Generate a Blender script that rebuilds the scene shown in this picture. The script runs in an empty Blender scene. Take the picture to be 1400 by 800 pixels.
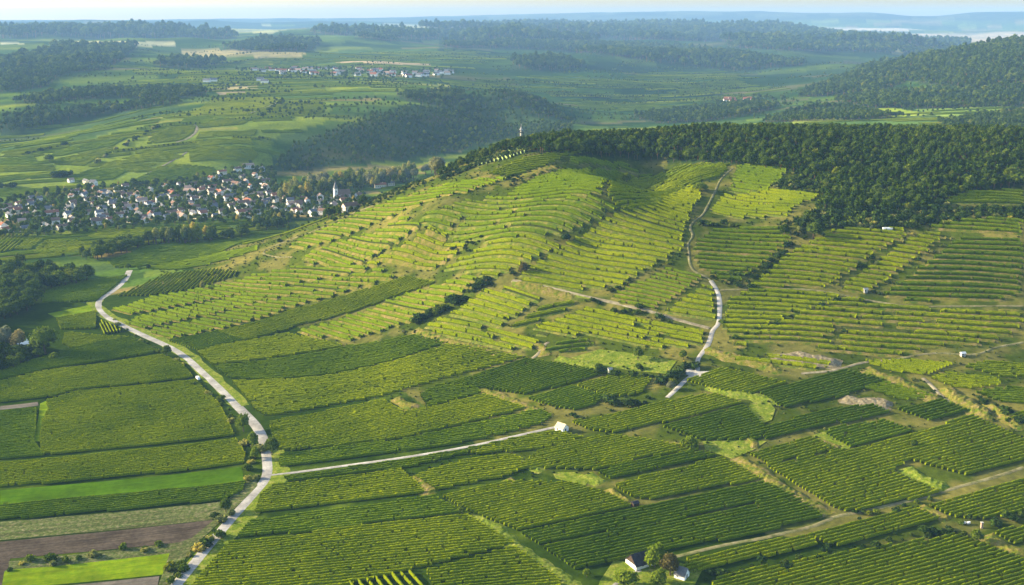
import bpy, bmesh, math, random
import numpy as np
from math import radians, sin, cos, tan, pi
rng = np.random.default_rng(7)
random.seed(7)
SC = bpy.context.scene

# ------------------------------------------------------------------ camera
CAM_Z = 240.0; PITCH = radians(14.14); FPX = 1500.0
cd = bpy.data.cameras.new('camera'); cam = bpy.data.objects.new('camera', cd)
SC.collection.objects.link(cam); SC.camera = cam
cam.location = (0, 0, CAM_Z); cam.rotation_euler = (pi/2 - PITCH, 0, 0)
cd.sensor_width = 36.0; cd.lens = 36.0*FPX/1400.0
cd.clip_start = 1.0; cd.clip_end = 150000.0

# ------------------------------------------------------------------ light
SUN_EL = radians(18.0); SUN_DIR = (-0.975, 0.222)        # horizontal direction towards the sun
W = bpy.data.worlds.new("World"); SC.world = W; W.use_nodes = True
wn = W.node_tree; bg = wn.nodes['Background']
sky = wn.nodes.new('ShaderNodeTexSky'); sky.sky_type = 'NISHITA'; sky.sun_disc = False
sky.sun_elevation = SUN_EL; sky.sun_rotation = math.atan2(SUN_DIR[0], SUN_DIR[1])
sky.air_density = 1.0; sky.dust_density = 1.5; sky.ozone_density = 1.0
wn.links.new(sky.outputs[0], bg.inputs[0]); bg.inputs[1].default_value = 0.13
sd = bpy.data.lights.new('sun', 'SUN'); sun = bpy.data.objects.new('sun', sd); SC.collection.objects.link(sun)
sd.energy = 5.0; sd.angle = radians(0.55); sd.color = (1.0, 0.84, 0.56)
ce = cos(SUN_EL)
from mathutils import Vector
sun.rotation_euler = Vector((SUN_DIR[0]*ce, SUN_DIR[1]*ce, sin(SUN_EL))).to_track_quat('Z', 'Y').to_euler()
sun.location = (-300, 100, 500)
SC.view_settings.view_transform = 'Standard'; SC.view_settings.look = 'None'
SC.view_settings.exposure = 1.55; SC.view_settings.gamma = 1.0
SC.cycles.max_bounces = 5; SC.cycles.diffuse_bounces = 2; SC.cycles.volume_bounces = 1
SC.cycles.transmission_bounces = 2; SC.cycles.transparent_max_bounces = 4
HAZE_DENSITY = 5.4e-5

# ------------------------------------------------------------------ helpers
COL = SC.collection
def px_dir(u, v):
    u = np.asarray(u, float); v = np.asarray(v, float)
    a = (u-700)/FPX; b = (400-v)/FPX
    return a, cos(PITCH)+sin(PITCH)*b, -sin(PITCH)+cos(PITCH)*b
def project(x, y, z):
    z = z-CAM_Z
    f = y*cos(PITCH)-z*sin(PITCH); up = y*sin(PITCH)+z*cos(PITCH)
    return 700+FPX*x/f, 400-FPX*up/f
def tag(o, label=None, cat=None, group=None, kind=None):
    if label: o['label'] = label
    if cat: o['category'] = cat
    if group: o['group'] = group
    if kind: o['kind'] = kind
    return o
def empty(name, loc, rz=0.0):
    o = bpy.data.objects.new(name, None); COL.objects.link(o); o.location = loc; o.rotation_euler = (0, 0, rz)
    o.empty_display_size = 1.0
    return o
def mesh_np(name, V, F, mats, parent=None, origin=(0, 0, 0), smooth=False, fmat=None):
    """V (n,3), F (m,k) with k = 3 or 4, or a list of such arrays"""
    me = bpy.data.meshes.new(name)
    V = np.asarray(V, np.float32)-np.asarray(origin, np.float32)
    Fs = F if isinstance(F, list) else [F]
    Fs = [np.asarray(f, np.int32) for f in Fs if len(f)]
    loops = np.concatenate([f.ravel() for f in Fs])
    tot = np.concatenate([np.full(len(f), f.shape[1], np.int32) for f in Fs])
    start = np.concatenate([[0], np.cumsum(tot)[:-1]]).astype(np.int32)
    me.vertices.add(len(V)); me.vertices.foreach_set('co', V.ravel())
    me.loops.add(len(loops)); me.loops.foreach_set('vertex_index', loops)
    me.polygons.add(len(tot)); me.polygons.foreach_set('loop_start', start)
    if fmat is not None: me.polygons.foreach_set('material_index', np.asarray(fmat, np.int32))
    me.polygons.foreach_set('use_smooth', np.full(len(tot), smooth))
    for m in (mats if isinstance(mats, (list, tuple)) else [mats]): me.materials.append(m)
    me.update(calc_edges=True); me.validate()
    o = bpy.data.objects.new(name, me); COL.objects.link(o)
    o.location = origin
    if parent: o.parent = parent
    return o
def resample(pts, step):
    pts = np.asarray(pts, float); d = np.hypot(*np.diff(pts[:, :2], axis=0).T); s = np.concatenate([[0], np.cumsum(d)])
    n = max(2, int(s[-1]/step)+1); t = np.linspace(0, s[-1], n)
    return np.stack([np.interp(t, s, pts[:, i]) for i in range(pts.shape[1])], 1)
def smooth_line(pts, it=2):
    p = np.asarray(pts, float)
    for _ in range(it):
        q = p[:-1]*.75+p[1:]*.25; r = p[:-1]*.25+p[1:]*.75
        m = np.empty((2*len(q), p.shape[1])); m[0::2] = q; m[1::2] = r
        p = np.vstack([p[:1], m, p[-1:]])
    return p
def inside(poly, x, y):
    poly = np.asarray(poly, float); x = np.asarray(x, float); y = np.asarray(y, float)
    r = np.zeros(x.shape, bool); n = len(poly)
    for i in range(n):
        x0, y0 = poly[i]; x1, y1 = poly[(i+1) % n]
        if y0 == y1: continue
        c = ((y0 > y) != (y1 > y)) & (x < (x1-x0)*(y-y0)/(y1-y0)+x0)
        r ^= c
    return r
def vnoise(x, y, seed=0):
    """smooth value noise"""
    xi = np.floor(x).astype(np.int64); yi = np.floor(y).astype(np.int64); fx = x-xi; fy = y-yi
    fx = fx*fx*(3-2*fx); fy = fy*fy*(3-2*fy)
    def h(a, b):
        n = (a*374761393+b*668265263+seed*1442695041) & 0xffffffff
        n = ((n ^ (n >> 13))*1274126177) & 0xffffffff
        return ((n ^ (n >> 16)) & 0xffff)/65535.0
    return (h(xi, yi)*(1-fx)+h(xi+1, yi)*fx)*(1-fy)+(h(xi, yi+1)*(1-fx)+h(xi+1, yi+1)*fx)*fy-.5

# ------------------------------------------------------------------ terrain
CZ = [  # (u, v, height of the ground seen there)
 (0,800,0),(250,795,0),(500,800,4),(700,800,7),(1000,800,9),(1400,800,11),
 (0,700,0),(350,690,1),(500,700,5),(700,700,9),(1000,700,13),(1400,700,17),
 (0,600,0),(345,600,1),(500,600,7),(700,600,14),(1000,600,20),(1400,600,25),
 (0,540,0),(300,540,1),(500,540,9),(700,540,18),(850,540,23),(1000,540,28),(1200,540,31),(1400,540,34),
 (0,480,0),(225,470,1),(350,480,5),(500,480,13),(700,480,27),(850,480,33),(1000,480,38),(1200,480,41),(1400,480,43),
 (0,430,0),(135,420,1),(240,430,5),(350,430,10),(500,430,22),(700,430,40),(850,430,46),(1000,430,50),(1200,430,53),(1400,430,56),
 (0,380,0),(90,385,0),(175,378,2),(250,385,8),(350,380,19),(500,380,36),(600,380,46),(700,380,56),(850,385,60),(1000,380,64),(1200,380,67),(1400,380,70),
 (350,348,27),(420,348,38),(500,340,50),(600,330,64),(700,330,76),(810,330,77),(900,330,80),(1000,330,81),(1200,330,85),(1400,330,88),
 (250,372,10),(300,360,18),(400,325,41),(450,303,55),(500,278,70),(550,257,83),(600,240,95),(650,218,108),
 (600,290,86),(700,280,94),(780,280,100),(815,262,109),(862,285,82),(882,258,88),(915,243,99),(920,262,101),(1000,280,95),(1100,290,98),(1200,290,99),(1400,290,99),
 (700,240,108),(780,235,110),(835,245,109),(950,240,110),(1060,250,108),(1200,250,108),(1400,250,107),
 (700,214,117),(712,196,121),(800,214,118),(1000,222,116),(1200,210,121),(1400,210,119),
 (780,187,127),(950,182,131),(1100,187,129),(1250,185,128),(1400,184,128),
 # valley floor with the village
 (-200,380,0),(-200,300,0),(-200,600,0),(-200,800,0),(0,330,0),(150,330,0),(250,338,0),(0,290,0),(150,290,0),(300,290,0),(400,290,0),(480,262,0),(300,255,0),(400,250,0),(540,225,2),
 # spur with vineyards
 (0,262,3),(120,258,3),(230,250,3),(350,235,5),(420,225,5),(0,235,13),(100,225,20),(200,215,27),(300,210,32),(350,205,33),
 (0,209,25),(60,195,34),(130,187,42),(192,168,54),(217,161,59),(300,170,55),(300,155,61),(380,165,58),(430,175,50),
 (400,135,68),(500,145,66),(560,128,72),(620,122,74),(680,124,72),(450,205,25),(540,180,36),(640,155,45),(700,140,58),(740,152,45),
 (560,214,3),(660,180,5),(600,200,5),(780,172,8),(860,170,11),
 (300,110,77),(450,100,80),(600,105,78),
 (60,180,18),(110,165,32),(190,152,52),(0,190,10),(0,152,52),(100,142,62),(200,136,68),(-150,250,5),(-200,150,45),
 # beyond
 (0,110,66),(100,105,72),(200,110,76),(0,80,92),(150,80,92),(300,80,88),(450,75,92),(600,80,86),(-200,80,95),(-200,110,70),
 (0,60,112),(150,57,110),(300,62,108),(500,60,108),(580,62,110),
 (800,150,14),(900,135,22),(1000,120,30),(1000,148,22),(950,162,14),(850,110,40),(740,105,66),(700,95,74),(760,80,86),
 (900,95,52),(1000,95,50),(1100,115,45),
 # right: plateau fields and big hill
 (1100,165,66),(1200,165,70),(1300,165,72),(1400,160,72),(1300,150,74),(1400,130,85),(1200,140,66),(1060,172,62),(1500,165,74),(1600,300,90),(1600,200,118),(1600,480,44),(1600,700,18),(1600,400,66),
 (1050,75,70),(1150,85,55),(1220,75,50),(1200,60,45),(1300,52,30),(1250,45,20),(1100,60,80),
]
CDD = [ # (u, v, horizontal distance)
 (690,48,6500),(620,60,6000),(800,62,5600),(900,72,5200),(1000,85,4600),
 (1400,62,3700),(1350,70,3500),(1300,86,3300),(1250,101,3150),(1200,114,2950),(1150,129,2800),(1100,144,2600),(1030,156,2450),(1500,52,3800),(1700,42,4000),(1400,90,2900),(1300,120,2600),
 (1000,36,9250),(850,34,9250),(1100,44,8500),(930,62,6600),(720,34,9750),
 (0,34,9750),(120,32,9750),(240,44,9000),(350,40,9250),(450,38,10000),(540,36,9750),(300,50,8000),(100,45,9000),(-200,36,9500),
 (0,32,12500),(130,26,13000),(250,27,13000),(350,29,13000),(450,29,13500),(570,28,13500),(-200,30,12500),
 (640,33,14500),(720,32,14500),(1000,40,13000),(1250,40,13000),(1400,40,13000),(1600,40,13000),
 (560,26,15750),(640,26,15750),(700,23,15750),(760,20,15750),(850,18,15750),(950,16,15750),(1050,15,15750),(1200,16,15750),(1330,15,15750),(1400,15,15750),(1700,15,15750),(0,30,15750),(300,29,15750),(-300,30,15750),(450,30,15750),
 (560,32,14300),(850,33,14300),(1100,35,14300),(1400,34,14300),
 (0,46,7300),(60,42,7300),(130,38,7300),(200,40,7300),(260,46,7300),(330,50,7300),(400,46,7600),(460,40,7800),(520,39,7800),(580,42,7800),
 (720,42,8000),(800,40,8000),(880,42,8000),
]
CH = [ (0,8300,70),(130,8300,70),(260,8300,60),(460,8600,60),(560,8600,60),(800,8700,50),(130,10800,70),(460,10800,80),(300,12200,90),(600,12300,60),(1000,13800,30),(1300,13800,20),
  # hidden ground: (u, distance, height)
 (600,1500,4),(500,1420,0),(450,1330,0),(400,1230,0),(650,1500,10),(720,1500,20),(800,1500,40),(900,1550,60),(1000,1500,72),(1100,1500,78),(1250,1500,80),(1400,1500,82),(1600,1500,84),
 (720,1900,8),(850,2000,10),(950,2000,30),
 (0,2150,10),(100,2250,18),(190,2500,40),
 (700,2950,40),(640,3000,60),
 (1400,5200,60),(1300,4500,55),(1200,4000,50),(1100,3600,40),(1600,5200,60),
 (690,7200,80),(1000,7000,60),(850,10600,50),(1000,10600,40),
 (100,14500,60),(350,14500,60),
 (100,300,-2),(700,300,0),(1300,300,4),(700,150,-6),
]
def _ctrl():
    A = []
    for u, v, z in CZ:
        a, b, c = px_dir(u, v); t = (z-CAM_Z)/c; A.append((a*t, b*t, z))
    for u, v, d in CDD:
        a, b, c = px_dir(u, v); t = d/math.hypot(a, b); A.append((a*t, b*t, CAM_Z+c*t))
    for u, d, z in CH:
        az = math.atan((u-700)/FPX/cos(PITCH)); A.append((d*sin(az), d*cos(az), z))
    return np.array(A)
CT = _ctrl()
AZ = np.linspace(-0.60, 0.60, 760)
_r = [150.0]
while _r[-1] < 17000:
    r = _r[-1]
    _r.append(r*(1+(min(0.012, max(0.003, 2.6*r/300000)) if r < 1300 else min(0.02, max(0.009, 1.8*r/285000)))))
RR = np.array(_r); LR = np.log(RR)
cl = np.stack([np.arctan2(CT[:, 0], CT[:, 1]), np.log(np.hypot(CT[:, 0], CT[:, 1]))], 1)
D = np.hypot(cl[:, None, 0]-cl[None, :, 0], cl[:, None, 1]-cl[None, :, 1])
nC = len(cl); Amat = np.zeros((nC+3, nC+3)); Amat[:nC, :nC] = -D-np.eye(nC)*0.004
Amat[:nC, nC] = 1; Amat[:nC, nC+1:] = cl; Amat[nC, :nC] = 1; Amat[nC+1:, :nC] = cl.T
rhs = np.concatenate([CT[:, 2], [0, 0, 0]]); wts = np.linalg.solve(Amat, rhs)
# coarse evaluation, then interpolation to the mesh grid
az_c = np.linspace(-0.62, 0.62, 300); lr_c = np.linspace(LR[0]-.01, LR[-1]+.01, 520)
GA, GL = np.meshgrid(az_c, lr_c, indexing='ij')
Hc = wts[nC]+wts[nC+1]*GA+wts[nC+2]*GL
for i in range(nC): Hc -= wts[i]*np.hypot(GA-cl[i, 0], GL-cl[i, 1])
def blur(a, s, ax):
    k = int(3*s)+1; w = np.exp(-np.arange(-k, k+1)**2/(2*s*s)); w /= w.sum()
    p = [(0, 0), (0, 0)]; p[ax] = (k, k); b = np.pad(a, p, mode='edge')
    return sum(w[i]*(b[i:i+a.shape[0], :] if ax == 0 else b[:, i:i+a.shape[1]]) for i in range(2*k+1))
Hc = blur(blur(Hc, 2.4, 0), 1.6, 1)
def _bil(G, a0, da, l0, dl, a, l):
    i = (a-a0)/da; j = (l-l0)/dl
    i = np.clip(i, 0, G.shape[0]-1.001); j = np.clip(j, 0, G.shape[1]-1.001)
    i0 = i.astype(int); j0 = j.astype(int); fi = i-i0; fj = j-j0
    return (G[i0, j0]*(1-fi)+G[i0+1, j0]*fi)*(1-fj)+(G[i0, j0+1]*(1-fi)+G[i0+1, j0+1]*fi)*fj
MA, ML = np.meshgrid(AZ, LR, indexing='ij')
TR = np.exp(ML); TX = TR*np.sin(MA); TY = TR*np.cos(MA)
TZ = _bil(Hc, az_c[0], az_c[1]-az_c[0], lr_c[0], lr_c[1]-lr_c[0], MA, ML)
TZ = np.maximum(TZ, np.where(TR < 2500, -0.3, -50))
hill = np.clip((TZ-4)/25, 0, 1)
TZ += hill*(0.7*vnoise(TX/60, TY/60, 1)+.25*vnoise(TX/22, TY/22, 2))*np.clip(1-(TR-1500)/1500, 0, 1)
far = np.clip((TR-1900)/1500, 0, 1)
TZ += far*hill*np.clip(TR/3000, 0, 2.2)*(34*vnoise(TX/420, TY/520, 3)+9*vnoise(TX/170, TY/170, 4))*np.clip(1.4-TR/14000, .12, 1)
_b = np.clip((TR-4300)/1500, 0, 1)*np.clip((11500-TR)/3000, 0, 1)*hill; TZ += _b*np.where(MA > -.05, 62, 34)*vnoise(TX/900, TY/1500, 31)
def H(x, y):
    x = np.asarray(x, float); y = np.asarray(y, float)
    a = np.arctan2(x, y); r = np.hypot(x, y); l = np.log(np.maximum(r, 1))
    i = np.clip((a-AZ[0])/(AZ[1]-AZ[0]), 0, len(AZ)-1.001); i0 = i.astype(int); fi = i-i0
    j0 = np.clip(np.searchsorted(RR, r)-1, 0, len(RR)-2); fj = np.clip((r-RR[j0])/(RR[j0+1]-RR[j0]), 0, 1)
    return (TZ[i0, j0]*(1-fi)+TZ[i0+1, j0]*fi)*(1-fj)+(TZ[i0, j0+1]*(1-fi)+TZ[i0+1, j0+1]*fi)*fj
_el = (TZ-CAM_Z)/TR; HOR = np.maximum.accumulate(_el, axis=1)   # running horizon per direction
def visible(x, y, z):
    a = np.arctan2(x, y); r = np.hypot(x, y)
    i0 = np.clip(((a-AZ[0])/(AZ[1]-AZ[0])).astype(int), 0, len(AZ)-1); j0 = np.clip(np.searchsorted(RR, r)-2, 0, len(RR)-1)
    return (z-CAM_Z)/r > HOR[i0, j0]-1e-4
def ground(pts, rmin=380.0):
    """photo pixels -> points on the terrain (first hit of the viewing ray)"""
    out = []
    for u, v in np.asarray(pts, float):
        a, b, c = px_dir(u, v); k = math.hypot(a, b); ta = c/k; az = math.atan2(a, b)
        fi = min(max((az-AZ[0])/(AZ[1]-AZ[0]), 0), len(AZ)-1.001); i0 = int(fi); f = fi-i0
        e = _el[i0]*(1-f)+_el[i0+1]*f
        hit = np.nonzero((e >= ta) & (RR > rmin))[0]
        if len(hit) == 0: j = int(np.argmax(e)); r = RR[j]
        else:
            j = hit[0]; e0, e1 = e[j-1], e[j]; w = 0 if j == 0 or e1 == e0 else (ta-e0)/(e1-e0); r = RR[j-1]+(RR[j]-RR[j-1])*min(max(w, 0), 1)
        out.append((r*sin(az), r*cos(az)))
    return np.array(out)

# ------------------------------------------------------------------ materials
def nodes(name):
    m = bpy.data.materials.new(name); m.use_nodes = True; nt = m.node_tree
    return m, nt, nt.nodes['Principled BSDF'], nt.links
def noise_node(nt, scale, detail=3.0, rough=0.6):
    n = nt.nodes.new('ShaderNodeTexNoise'); n.inputs['Scale'].default_value = scale
    n.inputs['Detail'].default_value = detail; n.inputs['Roughness'].default_value = rough
    g = nt.nodes.new('ShaderNodeNewGeometry'); nt.links.new(g.outputs['Position'], n.inputs['Vector'])
    return n
def ramp(nt, src, stops):
    r = nt.nodes.new('ShaderNodeValToRGB'); e = r.color_ramp.elements
    while len(e) < len(stops): e.new(0.5)
    for i, (p, c) in enumerate(stops): e[i].position = p; e[i].color = (*c, 1)
    nt.links.new(src, r.inputs[0]); return r
def mixc(nt, fac, a, b, mode='MIX'):
    m = nt.nodes.new('ShaderNodeMix'); m.data_type = 'RGBA'; m.blend_type = mode
    for k, s in ((0, fac), (6, a), (7, b)):
        if hasattr(s, 'links'): nt.links.new(s, m.inputs[k])
        elif isinstance(s, (int, float)): m.inputs[k].default_value = s
        else: m.inputs[k].default_value = (*s, 1)
    return m.outputs[2]
def bump(nt, bs, src, strength, dist):
    b = nt.nodes.new('ShaderNodeBump'); b.inputs['Strength'].default_value = strength; b.inputs['Distance'].default_value = dist
    nt.links.new(src, b.inputs['Height']); nt.links.new(b.outputs[0], bs.inputs['Normal'])
def mul(c, k): return tuple(x*k for x in c)
def mat_surface(name, c0, c1, scale, scale2=None, bd=0.0, rough=0.95, c2=None):
    m, nt, bs, L = nodes(name)
    n = noise_node(nt, scale, 5, .65); stops = [(.35, c0), (.65, c1)] if c2 is None else [(.32, c0), (.52, c1), (.68, c2)]
    c = ramp(nt, n.outputs[0], stops).outputs[0]
    if scale2:
        n2 = noise_node(nt, scale2, 2); g = ramp(nt, n2.outputs[0], [(.35, (.72, .72, .72)), (.65, (1.2, 1.2, 1.2))]).outputs[0]
        c = mixc(nt, 1.0, c, g, 'MULTIPLY')
    L.new(c, bs.inputs['Base Color']); bs.inputs['Roughness'].default_value = rough; bs.inputs['Specular IOR Level'].default_value = 0
    if bd: bump(nt, bs, n.outputs[0], .6, bd)
    return m
def mat_leaf(name, c0, c1, scale, transl=.3, big=.02, obj_var=False, attr=False):
    m, nt, bs, L = nodes(name)
    n = noise_node(nt, scale, 3, .8); c = ramp(nt, n.outputs[0], [(.37, c0), (.63, c1)]).outputs[0]
    n2 = noise_node(nt, big, 3, .6); g = ramp(nt, n2.outputs[0], [(.3, (.68, .74, .7)), (.7, (1.3, 1.18, 1.1))]).outputs[0]
    c = mixc(nt, 1.0, c, g, 'MULTIPLY')
    if obj_var:
        oi = nt.nodes.new('ShaderNodeObjectInfo')
        g = ramp(nt, oi.outputs['Random'], [(0, (.6, .72, .7)), (.5, (1, 1, 1)), (.85, (1.25, 1.2, .9)), (1, (1.6, 1.25, .8))]).outputs[0]
        c = mixc(nt, 1.0, c, g, 'MULTIPLY')
    L.new(c, bs.inputs['Base Color']); bs.inputs['Roughness'].default_value = .8; bs.inputs['Specular IOR Level'].default_value = 0
    t = nt.nodes.new('ShaderNodeBsdfTranslucent'); L.new(c, t.inputs[0])
    mx = nt.nodes.new('ShaderNodeMixShader'); mx.inputs[0].default_value = transl
    L.new(bs.outputs[0], mx.inputs[1]); L.new(t.outputs[0], mx.inputs[2]); L.new(mx.outputs[0], nt.nodes['Material Output'].inputs[0])
    return m
M = {}
M['vine'] = mat_leaf('vine_leaves', (.058, .106, .001), (.285, .33, .001), 2.2, .16)
M['vine_dark'] = mat_leaf('vine_leaves_dark', (.036, .080, .001), (.155, .215, .001), 2.2, .16)
M['vine_yellow'] = mat_leaf('vine_leaves_yellow', (.06, .108, .001), (.23, .27, .002), 2.2, .16)
M['vine_light'] = mat_leaf('vine_leaves_light', (.045, .098, .002), (.18, .245, .003), 2.2, .16)
M['net'] = mat_surface('pale_net', (.20, .28, .07), (.34, .42, .16), .8)
M['straw'] = mat_surface('dry_grass_bank', (.06, .11, .006), (.16, .145, .025), .22, 1.3, .3, c2=(.235, .175, .075))
M['olive'] = mat_surface('olive_grass_bank', (.06, .11, .010), (.13, .15, .022), .22, 1.3, .3, c2=(.23, .20, .05))
M['grass_bank'] = mat_surface('green_grass_bank', (.08, .13, .008), (.15, .19, .018), .3, 1.0, .3, c2=(.26, .25, .05))
M['bench'] = mat_surface('bench_soil_and_grass', (.03, .05, .006), (.07, .08, .018), .5, 2.0, .1)
M['lawn'] = mat_surface('lawn_grass', (.045, .105, .001), (.070, .140, .002), .25, .03, .1)
M['lawn_bright'] = mat_surface('meadow_grass', (.10, .175, .002), (.17, .23, .004), .3, .05, .15)
M['scrubfield'] = mat_surface('fallow_weeds', (.045, .075, .015), (.10, .115, .035), .5, .9, .6, c2=(.19, .165, .09))
M['plough'] = mat_surface('ploughed_soil', (.062, .048, .034), (.095, .075, .052), .5, .06, .15)
M['plough_grey'] = mat_surface('grey_soil', (.13, .11, .085), (.18, .155, .12), .6, .05, .1)
M['gravel'] = mat_surface('pale_gravel', (.28, .265, .235), (.40, .38, .34), .6, .08, .03)
M['dirt'] = mat_surface('dirt_track', (.17, .15, .09), (.31, .265, .17), .5, .1, .05)
M['track'] = mat_surface('grassy_track', (.10, .115, .03), (.24, .205, .11), .35, .12, .05)
M['pale_earth'] = mat_surface('pale_loess', (.13, .11, .06), (.27, .225, .14), .3, .9, .3)
M['water'] = mat_surface('river_water', (.03, .05, .04), (.04, .06, .05), .1, rough=.08)
M['water'].node_tree.nodes['Principled BSDF'].inputs['Specular IOR Level'].default_value = .6
# terrain: colour attribute (land cover) broken up by noise
m, nt, bs, L = nodes('land_cover'); M['land'] = m
at = nt.nodes.new('ShaderNodeAttribute'); at.attribute_name = 'cover'
n1 = noise_node(nt, .25, 6, .7); n2 = noise_node(nt, .02, 4, .6); n3 = noise_node(nt, .004, 5, .65)
g1 = ramp(nt, n1.outputs[0], [(.3, (.6, .62, .6)), (.7, (1.35, 1.3, 1.2))]).outputs[0]
g2 = ramp(nt, n2.outputs[0], [(.3, (.7, .76, .8)), (.7, (1.3, 1.22, 1.1))]).outputs[0]
g3 = ramp(nt, n3.outputs[0], [(.35, (.72, .78, .85)), (.65, (1.25, 1.2, 1.1))]).outputs[0]
c = mixc(nt, 1.0, mixc(nt, 1.0, mixc(nt, 1.0, at.outputs[0], g1, 'MULTIPLY'), g2, 'MULTIPLY'), g3, 'MULTIPLY')
L.new(c, bs.inputs['Base Color']); bs.inputs['Roughness'].default_value = 1; bs.inputs['Specular IOR Level'].default_value = 0
bump(nt, bs, n1.outputs[0], .5, .5)

# ------------------------------------------------------------------ land cover on the terrain
COV = np.empty(TX.shape+(3,)); COV[:] = (.024, .048, .003)
TU, TV = project(TX, TY, TZ); infront = TY > 50
def cover(poly, col, rmin=0, rmax=1e9, mixf=1.0):
    m = inside(poly, TU, TV) & (TR > rmin) & (TR < rmax) & infront
    COV[m] = COV[m]*(1-mixf)+np.array(col)*mixf
slope_zone = (TZ > 12) & (TR < 1300)
COV[slope_zone] = (.05, .075, .006)
q_ = np.clip((vnoise(TX/17, TY/13, 21)+.6*vnoise(TX/6, TY/6, 22)+.12)*3.2, 0, 1)[..., None]; COV = np.where(slope_zone[..., None], COV*(1-q_)+np.array((.135, .13, .032))*q_, COV)
q_ = np.clip((vnoise(TX/14, TY/11, 23)-.05)*3, 0, .8)[..., None]; COV = np.where(((TR < 700) & ~slope_zone)[..., None], COV*(1-q_)+np.array((.065, .10, .008))*q_, COV)
FORG = (.022, .045, .016); FAR_GREEN = (.10, .17, .045); FAR_DARK = (.030, .055, .024)
z = (TR > 1200); COV[z] = (.10, .17, .035)
# far farmland: a patchwork of long strips
def patch(ax, ay, wx, wy, seed):
    ca, sa = cos(ax), sin(ax); X = (TX*ca+TY*sa)/wx; Y = (-TX*sa+TY*ca)/wy
    j = np.floor(Y).astype(np.int64); X = X+((j*7919) % 97)/97.0
    i = np.floor(X).astype(np.int64); n = (i*374761393+j*668265263+seed*97) & 0xffffffff
    n = ((n ^ (n >> 13))*1274126177) & 0xffffffff
    return ((n ^ (n >> 16)) & 0xffff)/65535.0
pal = np.array([(.08, .15, .02), (.12, .19, .015), (.045, .09, .015), (.07, .12, .03), (.19, .24, .02), (.06, .12, .015), (.24, .20, .07), (.13, .19, .02), (.035, .08, .015), (.09, .15, .02)])
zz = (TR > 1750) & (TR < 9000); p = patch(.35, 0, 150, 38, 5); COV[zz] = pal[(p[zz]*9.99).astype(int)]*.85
big = (TR >= 2900); p = patch(.2, 0, 420, 150, 9); COV[big] = pal[(p[big]*9.99).astype(int)]*(.62, .66, .7)  # palette darkened and blued: shade of the far valleys put into the colour
def far_forest(poly, rmin, rmax=1e9): cover(poly, FAR_DARK, rmin, rmax, .75)
FAR_WOODS = [  # photo outline, nearest and farthest ground it covers
 ([(0,85),(70,70),(70,62),(130,66),(190,64),(170,80),(150,95),(95,100),(60,120),(0,128)], 2400, 9000),
 ([(0,42),(60,44),(130,40),(240,42),(330,52),(360,56),(150,57),(60,58),(0,60)], 6500, 15000),
 ([(380,52),(470,42),(560,44),(560,48),(400,56)], 6500, 15000),
 ([(300,66),(370,55),(440,58),(430,70),(330,72)], 4000, 9000),
 ([(470,52),(560,50),(640,52),(540,57)], 4000, 9000),
 ([(600,60),(650,48),(700,46),(760,54),(830,62),(900,70),(950,80),(860,80),(760,70),(660,66),(610,66)], 4200, 9500),
 ([(720,34),(800,32),(900,34),(1000,38),(1060,46),(940,62),(840,54),(760,46),(640,46),(560,40)], 6500, 16000),
 ([(760,60),(900,62),(1000,74),(1100,90),(1000,98),(880,84)], 3800, 9000),
 ([(1000,36),(1120,38),(1240,44),(1200,62),(1080,60)], 6000, 16000),
 ([(960,40),(1010,45),(1120,42),(1150,55),(1300,60),(1330,62),(1290,78),(1180,72),(1080,70),(1000,66)], 3900, 10000),
 ([(1400,42),(1350,46),(1280,64),(1210,88),(1100,124),(1090,134),(1200,128),(1240,112),(1300,100),(1400,92)], 2300, 4800),
 ([(1400,92),(1300,100),(1240,110),(1270,118),(1400,122)], 2300, 4500),
 ([(1140,140),(1200,128),(1300,125),(1400,122),(1400,146),(1300,148),(1200,150)], 1850, 3300),
 ([(1040,168),(1090,152),(1160,148),(1200,156),(1230,160),(1180,166),(1120,166)], 1600, 2700),
 ([(1280,170),(1340,160),(1400,152),(1400,180),(1300,180)], 1400, 2500),
 ([(15,141),(60,131),(120,125),(200,122),(280,124),(284,131),(225,138),(150,134),(90,138),(60,142)], 1800, 3300),
 ([(0,166),(40,152),(110,150),(220,138),(250,140),(200,150),(150,155),(100,165),(50,178),(0,185)], 1800, 3300),
 ([(205,92),(250,82),(310,84),(300,92),(250,95)], 2400, 6000),
 ([(540,132),(600,125),(640,128),(640,140),(560,140)], 2000, 3500),
 ([(368,236),(388,216),(402,198),(450,182),(500,162),(560,146),(640,132),(700,126),(745,140),(785,170),(780,182),(700,190),(640,205),(560,218),(470,226),(400,236)], 1500, 3300),
 ([(700,84),(760,80),(800,92),(770,98),(700,96)], 2600, 6000),
 ([(860,160),(960,150),(1040,140),(1060,150),(980,166),(900,170)], 2000, 3300),
]
zv = (TR > 1000) & (TR < 1760) & (TZ < 10) & (TU < 640); p = patch(.3, 0, 90, 30, 3); COV[zv] = pal[(p[zv]*9.99).astype(int)]*.85
zr = (TU > 600) & (TR > 2300) & (TR < 12000); COV[zr] *= (.5, .62, .75)  # right-hand far valleys: their bluish shade painted into the cover colour
SPUR = [(0,262),(0,212),(60,197),(130,188),(217,161),(262,150),(360,132),(460,140),(440,170),(380,185),(356,232),(240,252),(100,262)]
msp = inside(SPUR, TU, TV) & (TR > 1300) & (TR < 2700); COV[msp] = COV[msp]*.55+np.array((.16, .20, .015))*.6  # sunlit look of the spur slope painted in as brighter yellow green
cover([(0,206),(0,152),(100,160),(215,142),(255,136),(225,155),(130,185),(60,194)], (.035, .07, .02), 1500, 3300, .8)  # shade of the valley behind the spur painted as a dark cover
for w in FAR_WOODS: far_forest(*w)
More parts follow.
